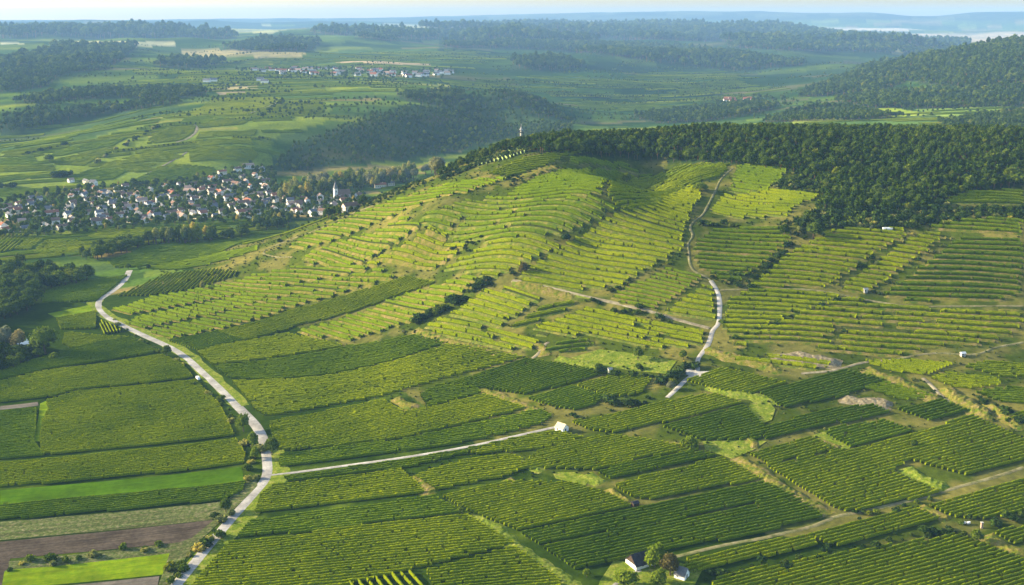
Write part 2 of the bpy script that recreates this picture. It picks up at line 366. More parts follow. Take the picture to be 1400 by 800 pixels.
for poly, col, a, b in [
 ([(60,58),(160,56),(240,58),(240,62),(140,66),(100,65)], (.42,.40,.22), 4000, 15000),
 ([(240,70),(300,68),(420,72),(410,78),(260,78)], (.30,.26,.12), 2500, 9000),
 ([(455,82),(560,84),(590,89),(500,90),(460,86)], (.36,.28,.16), 2500, 9000),
 ([(345,89),(358,84),(378,84),(370,90)], (.42,.42,.05), 2500, 7000),
 ([(400,91),(415,83),(425,83),(408,92)], (.38,.38,.08), 2500, 7000),
 ([(285,118),(350,114),(352,120),(290,122)], (.38,.32,.16), 2000, 6000),
 ([(295,126),(350,124),(360,129),(300,130)], (.30,.25,.15), 2000, 6000),
 ([(500,112),(540,110),(620,118),(600,119),(540,115)], (.34,.34,.06), 2000, 6000),
 ([(0,57),(30,58),(35,60),(0,60)], (.4,.4,.25), 4000, 15000),
 ([(160,48),(215,43),(205,46)], (.4,.4,.3), 5000, 15000),
 ([(1150,164),(1250,165),(1320,170),(1300,178),(1100,178),(1070,170)], (.09,.16,.03), 1500, 2700),
 ([(1170,152),(1220,147),(1270,156),(1230,160),(1190,158)], (.26,.34,.03), 1600, 3000),
 ([(1090,161),(1140,158),(1160,165),(1080,170)], (.24,.29,.04), 1500, 2800),
 ([(1250,150),(1370,144),(1370,150),(1310,158),(1290,160)], (.16,.24,.04), 1500, 3000),
 ([(1310,172),(1345,170),(1340,177),(1310,178)], (.35,.28,.16), 1500, 2500),
 ([(1110,48),(1260,40),(1400,42),(1400,56),(1330,62),(1200,60),(1120,54)], (.36,.30,.20), 6500, 12500),
 ([(1215,67),(1265,65),(1330,64),(1290,70),(1220,70)], (.34,.33,.14), 3500, 12000),
 ([(940,36),(1400,32),(1400,39),(1200,42),(960,39)], (.42,.38,.30), 9600, 13900),
 ([(280,36),(350,33),(400,38),(370,46),(300,44)], (.30,.32,.16), 6500, 15000),
 ([(500,33),(640,34),(640,38),(520,38)], (.32,.33,.20), 6500, 13500),
]: cover(poly, col, a, b)
zf = TR > 14800; COV[zf] = (.07, .09, .05)
zf = zf & (vnoise(TX/900, TY/500, 8) > -.05); COV[zf] = (.03, .05, .03)
zf = (TR > 11800) & (TR < 14000) & (TU < 640) & (vnoise(TX/700, TY/400, 9) > -.2); COV[zf] = (.03, .055, .03)
FOREST = [(596,243),(640,222),(700,196),(712,190),(730,184),(785,176),(950,170),(1100,176),(1250,174),(1410,174),(1500,176),(1500,262),(1400,256),(1330,263),(1292,277),(1244,293),(1150,290),(1112,294),(1122,282),(1126,262),(1092,238),(1060,233),(1005,226),(900,221),(790,213),(742,212),(728,206),(700,205),(650,222),(606,243)]
cover(FOREST, FORG, 700, 1290)
COV[(TR > 1180) & (TR < 1420) & (TX > 60) & (TZ > 70)] = FORG
lc = np.concatenate([COV, np.ones(COV.shape[:2]+(1,))], 2).reshape(-1, 4).astype(np.float32)
na, nr = TX.shape; idx = np.arange(na*nr).reshape(na, nr)
quads = np.stack([idx[:-1, :-1], idx[1:, :-1], idx[1:, 1:], idx[:-1, 1:]], -1).reshape(-1, 4)[:, ::-1]
terrain = mesh_np('terrain', np.stack([TX, TY, TZ], -1).reshape(-1, 3), quads, M['land'], smooth=True)
terrain['kind'] = 'structure'
ca = terrain.data.color_attributes.new('cover', 'FLOAT_COLOR', 'POINT'); ca.data.foreach_set('color', lc.ravel())
# the plain goes on round and behind the camera
bk = bpy.data.meshes.new('ground')
g = 16900.0; s0, c0 = sin(.6), cos(.6)
bm_v = [(g*s0, g*c0, -.4), (150*s0, 150*c0, -.4), (-150*s0, 150*c0, -.4), (-g*s0, g*c0, -.4), (-g, g*c0, -.4), (-g, -g, -.4), (g, -g, -.4), (g, g*c0, -.4)]
gr = mesh_np('ground', np.array(bm_v), [np.array([(1, 2, 5), (1, 5, 6), (2, 3, 4), (2, 4, 5), (0, 1, 7), (1, 6, 7)])], mat_surface('plain_fields', (.07, .12, .025), (.12, .17, .03), .01, .002))
gr['kind'] = 'structure'

# ------------------------------------------------------------------ draped ribbons (roads) and field sheets
def sheet_grid(P, step):
    lo = P.min(0); hi = P.max(0)
    return lo, hi
def ribbon(name, px, width, mat, lift=.16, kind='structure', world=False, wvar=.0, **kw):
    P = smooth_line(px if world else ground(px)); P = resample(P, 3.0)
    t = np.gradient(P, axis=0); t /= np.linalg.norm(t, axis=1)[:, None]+1e-9; nrm = np.stack([-t[:, 1], t[:, 0]], 1)
    k = np.linspace(-.5, .5, 5); wv = width*(1+wvar*vnoise(np.arange(len(P))*.23, np.zeros(len(P)), 3))
    X = P[:, None, :]+nrm[:, None, :]*(k[None, :, None]*wv[:, None, None])
    Z = H(X[..., 0], X[..., 1])+lift; Z[:, [0, -1]] -= lift*.8
    V = np.concatenate([X, Z[..., None]], 2).reshape(-1, 3); n = len(P); ix = np.arange(n*5).reshape(n, 5)
    F = np.stack([ix[:-1, :-1], ix[:-1, 1:], ix[1:, 1:], ix[1:, :-1]], -1).reshape(-1, 4)
    o = mesh_np(name, V, F, mat, origin=(P[0, 0], P[0, 1], float(H(*P[0]))), smooth=True); tag(o, kind=kind, **kw)
    return o
def sheet(name, px, mat, lift=.10, step=4.0, kind='structure', **kw):
    """flat-lying field that follows the ground, cut exactly to its outline"""
    P = ground(px)
    bm = bmesh.new(); vs = [bm.verts.new((x, y, 0)) for x, y in P]; bm.faces.new(vs)
    lo = P.min(0); hi = P.max(0)
    for ax, nrm in ((0, (1, 0, 0)), (1, (0, 1, 0))):
        k = lo[ax]+step
        while k < hi[ax]:
            co = [0, 0, 0]; co[ax] = k
            bmesh.ops.bisect_plane(bm, geom=bm.verts[:]+bm.edges[:]+bm.faces[:], plane_co=co, plane_no=nrm); k += step
    bmesh.ops.triangulate(bm, faces=bm.faces[:])
    bm.normal_update()
    co = np.array([v.co for v in bm.verts]); z = H(co[:, 0], co[:, 1])+lift
    for v, zz in zip(bm.verts, z): v.co.z = zz
    if sum(f.normal.z for f in bm.faces) < 0: bmesh.ops.reverse_faces(bm, faces=bm.faces[:])
    me = bpy.data.meshes.new(name); bm.to_mesh(me); bm.free(); me.materials.append(mat)
    o = bpy.data.objects.new(name, me); COL.objects.link(o); tag(o, kind=kind, **kw); return o

# ------------------------------------------------------------------ vines
def scan(P, d, spacing, off=0.0):
    """parallel lines through polygon P along unit vector d -> list of (t, s0, s1)"""
    n = np.array([-d[1], d[0]]); s = P@d; t = P@n; out = []
    k = math.floor(t.min()/spacing)+off
    while k*spacing < t.max():
        tt = k*spacing; xs = []
        for i in range(len(P)):
            t0, t1 = t[i], t[(i+1) % len(P)]
            if (t0 > tt) != (t1 > tt): xs.append(s[i]+(s[(i+1) % len(P)]-s[i])*(tt-t0)/(t1-t0))
        xs.sort()
        for a, b in zip(xs[::2], xs[1::2]):
            if b-a > 3: out.append((tt, a, b))
        k += 1
    return out
TOT = {'vine_tris': 0}
def hedge_mesh(rows, d, zf, w=.9, h=1.9, seg=.9, gap=.03, cheap=False):
    """rows: list of (t, s0, s1) lines; zf(x, y, t) ground height. Returns V, F of leafy row walls"""
    n = np.array([-d[1], d[0]]); Vs = []; Fs = []; base = 0
    for row in rows:
        t, a, b = row[:3]; m = max(2, int((b-a)/seg)+1); s = np.linspace(a-.8, b+.8, m)+rng.normal(0, .12, m)
        wob = row[3](s) if len(row) > 3 else np.zeros(m)
        if cheap: offs = np.array([-.5, -.32, .3, .5]); hh = np.array([.1, .9, 1, .15])
        else: offs = np.array([-.42, -.55, 0, .55, .42]); hh = np.array([.12, .79, 1, .82, .12])
        K = len(offs)
        vig = .86+.26*(vnoise(s/7.0, np.full(m, t*3.3), 11)+.5)
        T = t+wob[:, None]+(offs[None, :]*w*(1+rng.uniform(-.25, .3, (m, K))))*vig[:, None]+rng.normal(0, .06, (m, 1))
        S = s[:, None]+rng.normal(0, .2, (m, K))
        X = S*d[0]+T*n[0]; Y = S*d[1]+T*n[1]
        g0 = zf(s*d[0]+(t+wob)*n[0], s*d[1]+(t+wob)*n[1], t)
        Z = g0[:, None]+h*hh[None, :]*(1+rng.uniform(-.13, .13, (m, K)))*vig[:, None]
        Vs.append(np.stack([X, Y, Z], -1).reshape(-1, 3)); ix = base+np.arange(m*K).reshape(m, K)
        f = np.stack([ix[:-1, :-1], ix[1:, :-1], ix[1:, 1:], ix[:-1, 1:]], -1)
        keep = rng.random(m-1) > gap; Fs.append(f[keep].reshape(-1, 4)[:, ::-1]); base += m*K
        # end faces
        Fs.append(np.array([[ix[0, 0], ix[0, 1], ix[0, -2], ix[0, -1]], [ix[-1, -1], ix[-1, -2], ix[-1, 1], ix[-1, 0]]]) if not cheap else np.zeros((0, 4), int))
    if not Vs: return None
    V = np.concatenate(Vs); F = np.concatenate(Fs); TOT['vine_tris'] += 2*len(F); return V, F
def unit_px(a, b):
    p = ground([a, b]); d = p[1]-p[0]; return d/np.linalg.norm(d)
def grow(px, k):
    px = np.asarray(px, float); c = px.mean(0); d = px-c; l = np.hypot(d[:, 0], d[:, 1]*1.6)[:, None]; return c+d*(1+k/l)
def vineyard(px, direction, label, mat='vine', spacing=2.35, w=.9, h=1.9, seg=.85, gap=.03, name='vineyard', group=None):
    P = ground(grow(px, 1.5)); d = unit_px(*direction)
    cx, cy = P.mean(0); r = math.hypot(cx, cy)
    seg = seg*max(1, r/600)
    res = hedge_mesh(scan(P, d, spacing), d, lambda x, y, t: H(x, y), w, h, seg, gap, cheap=r > 1150)
    if res is None: print('EMPTY', label); return
    o = mesh_np(name, res[0], res[1], M[mat], origin=(cx, cy, float(H(cx, cy))), smooth=True); tag(o, label, 'vineyard', group); return o
def terraced(px, direction, label, pitch=10.0, rows=3, mat='vine', bank='straw', bfrac=.36, wob=.6, hmin=.35, lift=.4, name='terraced_vineyard', jag=4.0, rsp=1.75, group=None):
    """hillside block cut into terraces: a bank rising to a bench that carries the vine rows"""
    P = ground(grow(px, 3.5)); d = unit_px(*direction)
    if d[0] < 0: d = -d
    n = np.array([-d[1], d[0]])                       # points uphill, away from the camera
    cx, cy = P.mean(0); org = (cx, cy, float(H(cx, cy)))
    root = empty(name, org); tag(root, label, 'vineyard', group); ph = rng.uniform(0, 6, 4); rowsall = []
    k = 0
    lines = scan(P, d, pitch, .5)
    zdat = []
    cut = []
    for (t, a, b) in lines:
        while b-a > 95:
            c_ = a+rng.uniform(38, 80); cut.append((t, a, c_)); a = c_+rng.uniform(-1.5, 1)
        cut.append((t, a, b))
    for (t, a, b) in cut:
        a += rng.uniform(0, jag); b -= rng.uniform(0, jag)
        if b-a < 8: continue
        m = max(3, int((b-a)/3)+1); s = np.linspace(a, b, m)
        tt0 = pitch*rng.uniform(-.08, .08)
        def wf(s, t=t, tt0=tt0): return tt0+wob*(np.sin(s/37+ph[0]+t*.02)+.4*np.sin(s/13+ph[1]+t*.05))
        def at(tv): tv = t+wf(s)+tv; return s*d[0]+tv*n[0], s*d[1]+tv*n[1]
        toe = -pitch/2; lip = toe+pitch*bfrac; backt = pitch/2+.3
        x0, y0 = at(toe); x1, y1 = at(lip); x2, y2 = at(backt)
        z0 = H(x0, y0)-.1; zb = H(x2, y2); hl = H(x1, y1); z1 = np.maximum(hl+.15+lift*np.maximum(zb-hl, 0), z0+hmin)
        taper = np.minimum(1, np.minimum(s-a, b-s)/4+.3); z1 = H(x1, y1)*(1-taper)+z1*taper; z2 = zb+.12
        xm, ym = at((toe+lip)/2); zm = (z0+z1)/2+.12+rng.uniform(-.2, .2, m)
        R = [np.stack(q, -1) for q in ((x0, y0, z0), (xm, ym, zm), (x1, y1, z1), (x2, y2, z2), (x2, y2, z2-1.5), (x0, y0, z0-.5))]
        V = np.stack(R, 1).reshape(-1, 3); ix = np.arange(m*6).reshape(m, 6)
        F = [np.stack([ix[:-1, j], ix[1:, j], ix[1:, j+1], ix[:-1, j+1]], -1)[:, ::-1] if False else np.stack([ix[:-1, j], ix[1:, j], ix[1:, j+1], ix[:-1, j+1]], -1) for j in range(4)]
        F = np.concatenate(F); fm = np.concatenate([np.full(2*(m-1), 0), np.full(m-1, 1), np.full(m-1, 0)])
        caps = np.array([[ix[0, 0], ix[0, 1], ix[0, 2], ix[0, 3]], [ix[0, 0], ix[0, 3], ix[0, 4], ix[0, 5]], [ix[-1, 3], ix[-1, 2], ix[-1, 1], ix[-1, 0]], [ix[-1, 5], ix[-1, 4], ix[-1, 3], ix[-1, 0]]])
        F = np.concatenate([F, caps]); fm = np.concatenate([fm, [0]*4])
        mesh_np('terrace', V, F, [M[bank], M['bench']], parent=root, origin=org, fmat=fm).location = (0, 0, 0)
        nrow = rows if rows else max(1, int(pitch*(1-bfrac)/rsp))
        for q in range(nrow):
            tv = lip+.45+q*rsp
            if tv > backt-.4: break
            f = (tv-lip)/(backt-lip)
            xs = (s, z1*(1-f)+z2*f)
            rowsall.append(((t+tv), a+1, b-1, wf, xs))
    if not rowsall: print('EMPTY', label); return root
    r = math.hypot(cx, cy)
    Vs = []; Fs = []; base = 0
    for (tv, a, b, wf, xs) in rowsall:
        if rng.random() < .04: continue
        a += rng.uniform(0, 2); b -= rng.uniform(0, 2)
        if b-a < 4: continue
        res = hedge_mesh([(tv, a, b, wf)], d, lambda x, y, t, xs=xs: np.interp(np.asarray(x)*d[0]+np.asarray(y)*d[1], xs[0], xs[1]), 1.15, 2.0, 1.2*max(1, r/900), .06, cheap=False)
        Vs.append(res[0]); Fs.append(res[1]+base); base += len(res[0])
    v = mesh_np('vines', np.concatenate(Vs), np.concatenate(Fs), M[mat], parent=root, origin=org, smooth=True); v.location = (0, 0, 0); v['kind'] = 'stuff'
    return root

# ------------------------------------------------------------------ roads
R1 = [(232,812),(250,790),(285,748),(320,706),(350,673),(367,652),(366,628),(362,606),(355,590),(347,578),(323,554),(302,532),(280,512),(259,492),(241,479),(221,469),(195,458),(170,446),(144,433),(133,420),(135,410),(147,403),(161,393),(172,382),(177,370)]
R2 = [(368,650),(379,649),(465,637.6),(551,626),(637,611.7),(695,598.8),(750,586),(760,584)]
R3 = [(912,544),(925,532),(940,517),(955,509),(952,492),(965,477),(971,465),(974,451),(982,445),(984,432),(984,410),(981,397.5),(972,384),(967,379),(950,373),(942,360),(942,342),(939,335),(949,322),(942,312),(948,303),(962,294),(970,276),(979,259),(985,245),(1002,230)]
ribbon('gravel_road', R1, 6.0, M['gravel'], .22)
ribbon('gravel_lane', R2, 2.6, M['gravel'], .2)
ribbon('gravel_path', R3[:13], 3.2, M['gravel'], .3, wvar=.3)
ribbon('dirt_path', R3[12:], 2.0, M['track'], .32, wvar=.6)
ribbon('gravel_path', [(938,506),(947,512),(975,511)], 7, M['gravel'], .34)
ribbon('gravel_path', [(982,398),(1000,396),(1047,395.5),(1069,395),(1126,398),(1155,404.6),(1187,411),(1244,420),(1316,419),(1400,419)], 1.8, M['track'], .5)
ribbon('dirt_track', [(700,384),(750,392.5),(800,406),(840,414),(895,427.5),(935,440),(970,449)], 3.0, M['dirt'], .4)
ribbon('dirt_track', [(750,468),(746,469),(740,480),(727,491)], 2.6, M['dirt'], .3)
ribbon('dirt_track', [(400,352),(372,352),(354.6,345),(392,329.5),(444,311),(484,291),(518,279)], 2.0, M['track'], .6)
ribbon('dirt_track', [(924,761),(999,743),(1050,735),(1057,732),(1109,721),(1132,711),(1149,704),(1170,702),(1259,681),(1313,665),(1359,653),(1400,639)], 2.4, M['track'], .2)
ribbon('gravel_lane', [(826,812),(843,798),(858,786),(876,780)], 2.8, M['gravel'], .2)
ribbon('farm_track', [(0,558),(30,555),(52,552)], 7.5, M['plough_grey'], .2)
ribbon('dirt_track', [(1400,468),(1359,475),(1339,485),(1316,485),(1273,482),(1221,492)], 2.0, M['track'], .3)
ribbon('dirt_track', [(1221,492),(1178,495),(1144,507),(1095,511)], 2.2, M['dirt'], .3)
ribbon('dirt_track', [(1262,517),(1275,528),(1290,545),(1310,555)], 2.6, M['dirt'], .3)
ribbon('grass_verge', [(250,800),(282,760),(328,712),(360,676),(382,654),(374,632),(372,606)], 13, M['grass_bank'], .12, wvar=.4)
ribbon('grass_verge', [(330,556),(305,530),(283,511),(262,491),(243,477),(221,466),(195,455),(168,443),(142,430),(128,418),(131,409),(147,400),(166,386)], 12, M['grass_bank'], .14, wvar=.5)
# ------------------------------------------------------------------ meadows and ploughed ground
_d = unit_px((0, 634), (319, 601)); _ang = math.atan2(_d[1], _d[0])
def furrow(m, fine, strength, dist):
    nt = m.node_tree; bs = nt.nodes['Principled BSDF']; g = nt.nodes.new('ShaderNodeNewGeometry'); mp = nt.nodes.new('ShaderNodeVectorRotate'); mp.rotation_type = 'Z_AXIS'; mp.inputs['Angle'].default_value = -_ang
    nt.links.new(g.outputs['Position'], mp.inputs['Vector']); sc_ = nt.nodes.new('ShaderNodeVectorMath'); sc_.operation = 'MULTIPLY'; sc_.inputs[1].default_value = (.012, fine, 1); nt.links.new(mp.outputs[0], sc_.inputs[0])
    n = nt.nodes.new('ShaderNodeTexNoise'); n.inputs['Scale'].default_value = 1; n.inputs['Detail'].default_value = 5; n.inputs['Roughness'].default_value = .7; nt.links.new(sc_.outputs[0], n.inputs['Vector'])
    g2 = ramp(nt, n.outputs[0], [(.35, (1-strength,)*3), (.65, (1+strength,)*3)]).outputs[0]
    old = bs.inputs['Base Color'].links[0].from_socket; nt.links.new(mixc(nt, 1.0, old, g2, 'MULTIPLY'), bs.inputs['Base Color']); bump(nt, bs, n.outputs[0], .8, dist)
furrow(M['plough'], .7, .3, .5); furrow(M['plough_grey'], .7, .3, .4); furrow(M['lawn'], .35, .18, .2); furrow(M['scrubfield'], .25, .35, .5); furrow(M['lawn_bright'], .3, .2, .2)
sheet('meadow', [(0,671),(331,638),(333,658),(160,675),(0,690)], M['lawn'])
sheet('meadow', [(6,782),(10,779),(60,776),(180,762),(232,757),(232,772),(222,786),(50,802),(2,804)], M['lawn_bright'], .14)
sheet('ploughed_field', [(0,741),(293,711),(262,736),(245,742),(14,764),(4,812),(-20,812),(-20,745)], M['plough'], .12)
sheet('ploughed_field', [(40,806),(218,788),(213,812),(30,820)], M['plough_grey'], .12)
sheet('weedy_field', [(0,714),(305,686),(300,700),(290,711),(0,739)], M['scrubfield'], .14)
sheet('weedy_field', [(12,768),(245,742),(262,736),(293,711),(305,690),(335,660),(350,650),(352,665),(300,715),(262,750),(225,812),(212,812),(222,786),(232,757),(60,776),(12,779)], M['scrubfield'], .16)
sheet('meadow', [(65,429),(123,417),(127,428),(80,436)], M['lawn_bright'], .14)
sheet('grass_strip', [(55,552),(72,545),(66,560),(60,575),(56,604),(44,604),(52,575)], M['lawn_bright'], .2)
sheet('meadow', [(780,490),(820,478),(860,483),(925,494),(912,512),(860,507)], M['grass_bank'], .3)
sheet('meadow', [(1145,617),(1110,596),(1130,590),(1160,600),(1162,614)], M['grass_bank'], .3)
sheet('meadow', [(755,646),(785,646),(810,652),(800,664),(782,660),(760,655)], M['grass_bank'], .2)
sheet('meadow', [(1030,545),(1045,542),(1060,560),(1055,575),(1035,582),(1015,590),(1020,565)], M['grass_bank'], .3)
sheet('meadow', [(960,604),(1010,602),(1048,604),(1030,616),(1000,628),(965,616)], M['grass_bank'], .3)
sheet('meadow', [(820,795),(840,765),(880,775),(930,770),(960,780),(950,800),(900,812),(815,812)], M['grass_bank'], .15)
sheet('meadow', [(700,384),(750,394),(830,413),(790,408),(745,400),(700,392)], M['grass_bank'], .35)
# ------------------------------------------------------------------ vineyards on the flat and gentle ground
DL = ((0, 634), (319, 601)); DM = ((396, 488), (563, 459)); DF = ((350, 704), (577, 678)); DR = ((712, 728), (1035, 660)); DN = ((1000, 748), (1290, 672))
VY = [
 ('wide dark vineyard beside the river grove, highest of those left of the gravel road', [(215,482),(60,506),(0,520),(0,508),(60,490),(100,478),(130,471),(178,463)], ((60,506),(215,482)), 'vine_dark'),
 ('vineyard band between two dark lanes, left of the gravel road bend', [(0,551),(70,543),(109,532),(261,517),(246,499),(218,487),(62,509),(0,523)], ((0,551),(261,517)), 'vine'),
 ('largest vineyard on the plain, right of the short grey farm track', [(66,549),(109,537),(264,521),(298,556),(317,596),(60,622),(58,600),(62,575),(70,560)], DL, 'vine'),
 ('small vineyard at the left edge under the grey farm track', [(0,565),(48,560),(46,590),(44,605),(58,623),(0,629)], DL, 'vine_light'),
 ('vineyard just above the long smooth green meadow', [(0,635),(319,602),(332,622),(330,635),(0,667)], DL, 'vine'),
 ('narrow vineyard just below the long smooth green meadow', [(0,692),(332,661),(328,672),(305,684),(0,712)], DL, 'vine_light'),
 ('pale vineyard beside the road head, under the dark river trees', [(172,378),(129,412),(60,413),(57,396),(95,388)], ((57,394),(172,377)), 'vine_light'),
 ('small square vineyard left of the road bend, below the bright meadow', [(80,436),(129,427),(128,449),(86,450)], ((80,436),(129,427)), 'vine'),
 ('shaded vineyard between the big river tree and the road bend', [(92,456),(134,461),(176,462),(130,470),(100,477),(88,470)], ((92,470),(170,462)), 'vine'),
 ('tiny vineyard of widely set rows left of the road bend', [(137,440),(150,444),(165,453),(140,457)], ((137,440),(145,456)), 'vine_yellow'),
 ('broad vineyard right of the gravel road, highest of the long sloping bands', [(272,482),(300,474),(374,461),(392,458),(470,474),(396,486),(293,499)], DM, 'vine'),
 ('second long vineyard band right of the gravel road', [(294,502),(396,490),(476,475),(563,460),(606,471),(535,494),(439,514),(370,520),(318,518)], DM, 'vine_dark'),
 ('long curved vineyard band above the yellow stripe', [(320,522),(439,517),(535,497),(608,473),(668,480),(551,514),(450,534),(345,550)], DM, 'vine'),
 ('yellowish stripe of vines curving up from the gravel road', [(345,551),(450,535),(551,515),(668,481),(682,484),(551,523),(450,543),(350,560)], DM, 'vine_yellow'),
 ('long vineyard band below the yellow stripe', [(352,561),(450,544),(551,524),(684,485),(714,490),(594,521),(522,541),(450,555),(367,570)], DM, 'vine'),
 ('vineyard under the long dark lane, around the dry grassy notch', [(372,578),(522,549),(550,566),(584,560),(660,541),(716,560),(672,571),(551,599),(470,610),(399,616),(378,614)], ((399,616),(672,571)), 'vine'),
 ('narrow vineyard strip just above the straight gravel lane', [(385,640),(387,622),(470,613),(551,603),(680,574),(735,562),(752,570),(738,580),(695,592),(637,605),(551,618),(465,629)], DF, 'vine_light'),
 ('dark vineyard patch right of the dry grassy notch', [(578,541),(600,528),(648,531),(655,539),(588,556)], DM, 'vine_dark'),
 ('dark triangular vineyard left of the small stone hut', [(612,526),(717,493),(830,511),(720,539),(655,530)], ((612,526),(717,493)), 'vine_dark'),
 ('pale vineyard below the stone hut', [(722,545),(778,530),(832,545),(791,561),(760,556)], ((760,554),(800,543)), 'vine_light'),
 ('green vineyard right of the stone hut, left of the dark hedge', [(790,527),(838,513),(888,520),(872,540),(835,542)], ((795,527),(838,514)), 'vine'),
 ('vineyard in the corner right of the path junction', [(943,521),(985,506),(1050,520),(1072,525),(1026,538),(990,535)], ((943,521),(985,507)), 'vine'),
 ('wide vineyard right of the white hut, upper half', [(786,578),(888,557),(930,546),(975,541),(1013,553),(970,565),(905,578),(848,592),(810,588)], DR, 'vine'),
 ('vineyard right of the round yellow bush', [(905,583),(972,569),(1014,557),(1028,570),(1046,588),(1035,601),(962,602),(930,590)], DR, 'vine_dark'),
 ('small vineyard below the white hut', [(640,622),(700,602),(755,591),(795,600),(735,616)], DF, 'vine'),
 ('thin vineyard strip just below the straight gravel lane', [(390,652),(465,643),(551,631),(637,616),(700,602),(640,620),(545,642),(400,660)], DF, 'vine_dark'),
 ('dark vineyard in the fork of gravel road and lane', [(360,678),(378,664),(545,645),(566,661),(577,675),(352,702)], DF, 'vine'),
 ('vineyard right of the slanting dry bank below the lane', [(568,652),(640,630),(694,624),(712,630),(705,645),(689,652),(600,670)], DF, 'vine'),
 ('vineyard between the lane and the bank with one bright bush', [(708,643),(735,620),(795,602),(840,598),(885,604),(957,617),(885,626),(818,642),(760,640)], DR, 'vine'),
 ('narrow dark vineyard stripe in the middle of the lower fields', [(819,645),(885,630),(957,619),(978,626),(837,654)], DR, 'vine_dark'),
 ('vineyard right of the dark wooden shed', [(842,664),(983,628),(1035,657),(888,683),(868,680)], DR, 'vine'),
 ('wide vineyard left of the dark wooden shed', [(606,678),(689,661),(781,663),(828,678),(862,694),(715,726),(645,700)], DR, 'vine'),
 ('long dark vineyard band below the wooden shed', [(714,729),(865,698),(1040,662),(1084,680),(880,719),(742,745)], DR, 'vine_dark'),
 ('large vineyard above the dark roofed farmhouse', [(744,748),(880,722),(1088,682),(1122,709),(1050,727),(925,752),(880,755),(850,768),(793,781)], DR, 'vine_dark'),
 ('yellow green vineyard band left of the long dry bank', [(347,713),(590,681),(630,703),(560,712),(400,730),(328,734)], DF, 'vine_light'),
 ('largest vineyard in the foreground, between gravel road and long dry bank', [(318,742),(400,734),(560,715),(634,706),(700,746),(560,780),(430,812),(262,812),(270,797)], DF, 'vine'),
 ('vineyard at the bottom edge beside the long dry bank', [(587,782),(702,751),(760,795),(768,818),(605,818)], DF, 'vine'),
 ('little vineyard of short bright rows at the bottom edge', [(478,800),(568,784),(600,816),(470,816)], ((500,790),(520,815)), 'vine_yellow', 3.6),
 ('widest vineyard on the lower right slope', [(1050,637),(1160,617),(1250,593),(1328,571),(1400,605),(1400,632),(1320,650),(1245,630),(1218,646),(1285,675),(1240,684),(1165,700),(1145,695)], DN, 'vine'),
 ('sparse vineyard with bare soil between its rows on the lower right', [(1128,592),(1150,585),(1205,577),(1243,590),(1190,605),(1165,611)], DN, 'vine_light'),
 ('vineyard beside the top of the branching dry bank', [(1025,620),(1105,600),(1143,617),(1052,634)], DN, 'vine'),
 ('long dark vineyard left of the round earth pit', [(1050,600),(1195,570),(1212,565),(1190,556),(1145,560),(1062,580),(1040,590)], DR, 'vine_dark'),
 ('vineyard with crisp rows left above the round earth pit', [(1043,538),(1155,508),(1207,522),(1180,533),(1150,543),(1072,557)], ((1043,540),(1155,510)), 'vine_dark'),
 ('slim vineyard behind the round earth pit', [(1185,532),(1210,524),(1275,543),(1232,547)], ((1185,532),(1270,543)), 'vine_dark'),
 ('vineyard right of the round earth pit', [(1230,560),(1283,548),(1318,562),(1275,576)], DN, 'vine_dark'),
 ('vineyard block left of the steep dry bank at the right', [(1275,518),(1300,511),(1358,519),(1366,526),(1315,533)], ((1275,518),(1358,526)), 'vine'),
 ('vineyard near the right edge above the dirt track end', [(1320,502),(1348,497),(1400,500),(1400,514),(1377,517)], ((1320,502),(1400,507)), 'vine'),
 ('dark vineyard at the right edge below the steep dry bank', [(1335,537),(1400,530),(1400,552),(1370,550)], ((1335,537),(1400,540)), 'vine_dark'),
 ('last small vineyard at the right edge under the bushes', [(1377,568),(1400,565),(1400,580),(1390,577)], DN, 'vine'),
 ('vineyard below the curved terraces at the right', [(1182,495),(1240,494),(1300,498),(1262,513),(1215,507)], ((1182,496),(1262,512)), 'vine'),
 ('vineyard strip between dirt track and dark ditch', [(1110,731),(1247,697),(1283,713),(1255,722),(1152,747),(1132,744)], DN, 'vine'),
 ('vineyard right of the farmhouse below the dirt track', [(943,766),(1000,753),(1105,732),(1113,747),(1000,773),(935,785)], DN, 'vine'),
 ('vineyard above the two white beehives at the right', [(1272,692),(1340,673),(1400,655),(1400,704),(1340,710),(1305,706)], DN, 'vine'),
 ('big vineyard in the lower right corner with clear rows', [(985,792),(1090,767),(1305,733),(1400,768),(1400,818),(960,818)], DN, 'vine'),
 ('bright vineyard at the right edge below the beehives', [(1359,728),(1400,722),(1400,750)], DN, 'vine_yellow'),
]
for row in VY: vineyard(row[1], row[2], row[0], row[3], spacing=row[4] if len(row) > 4 else 2.35)
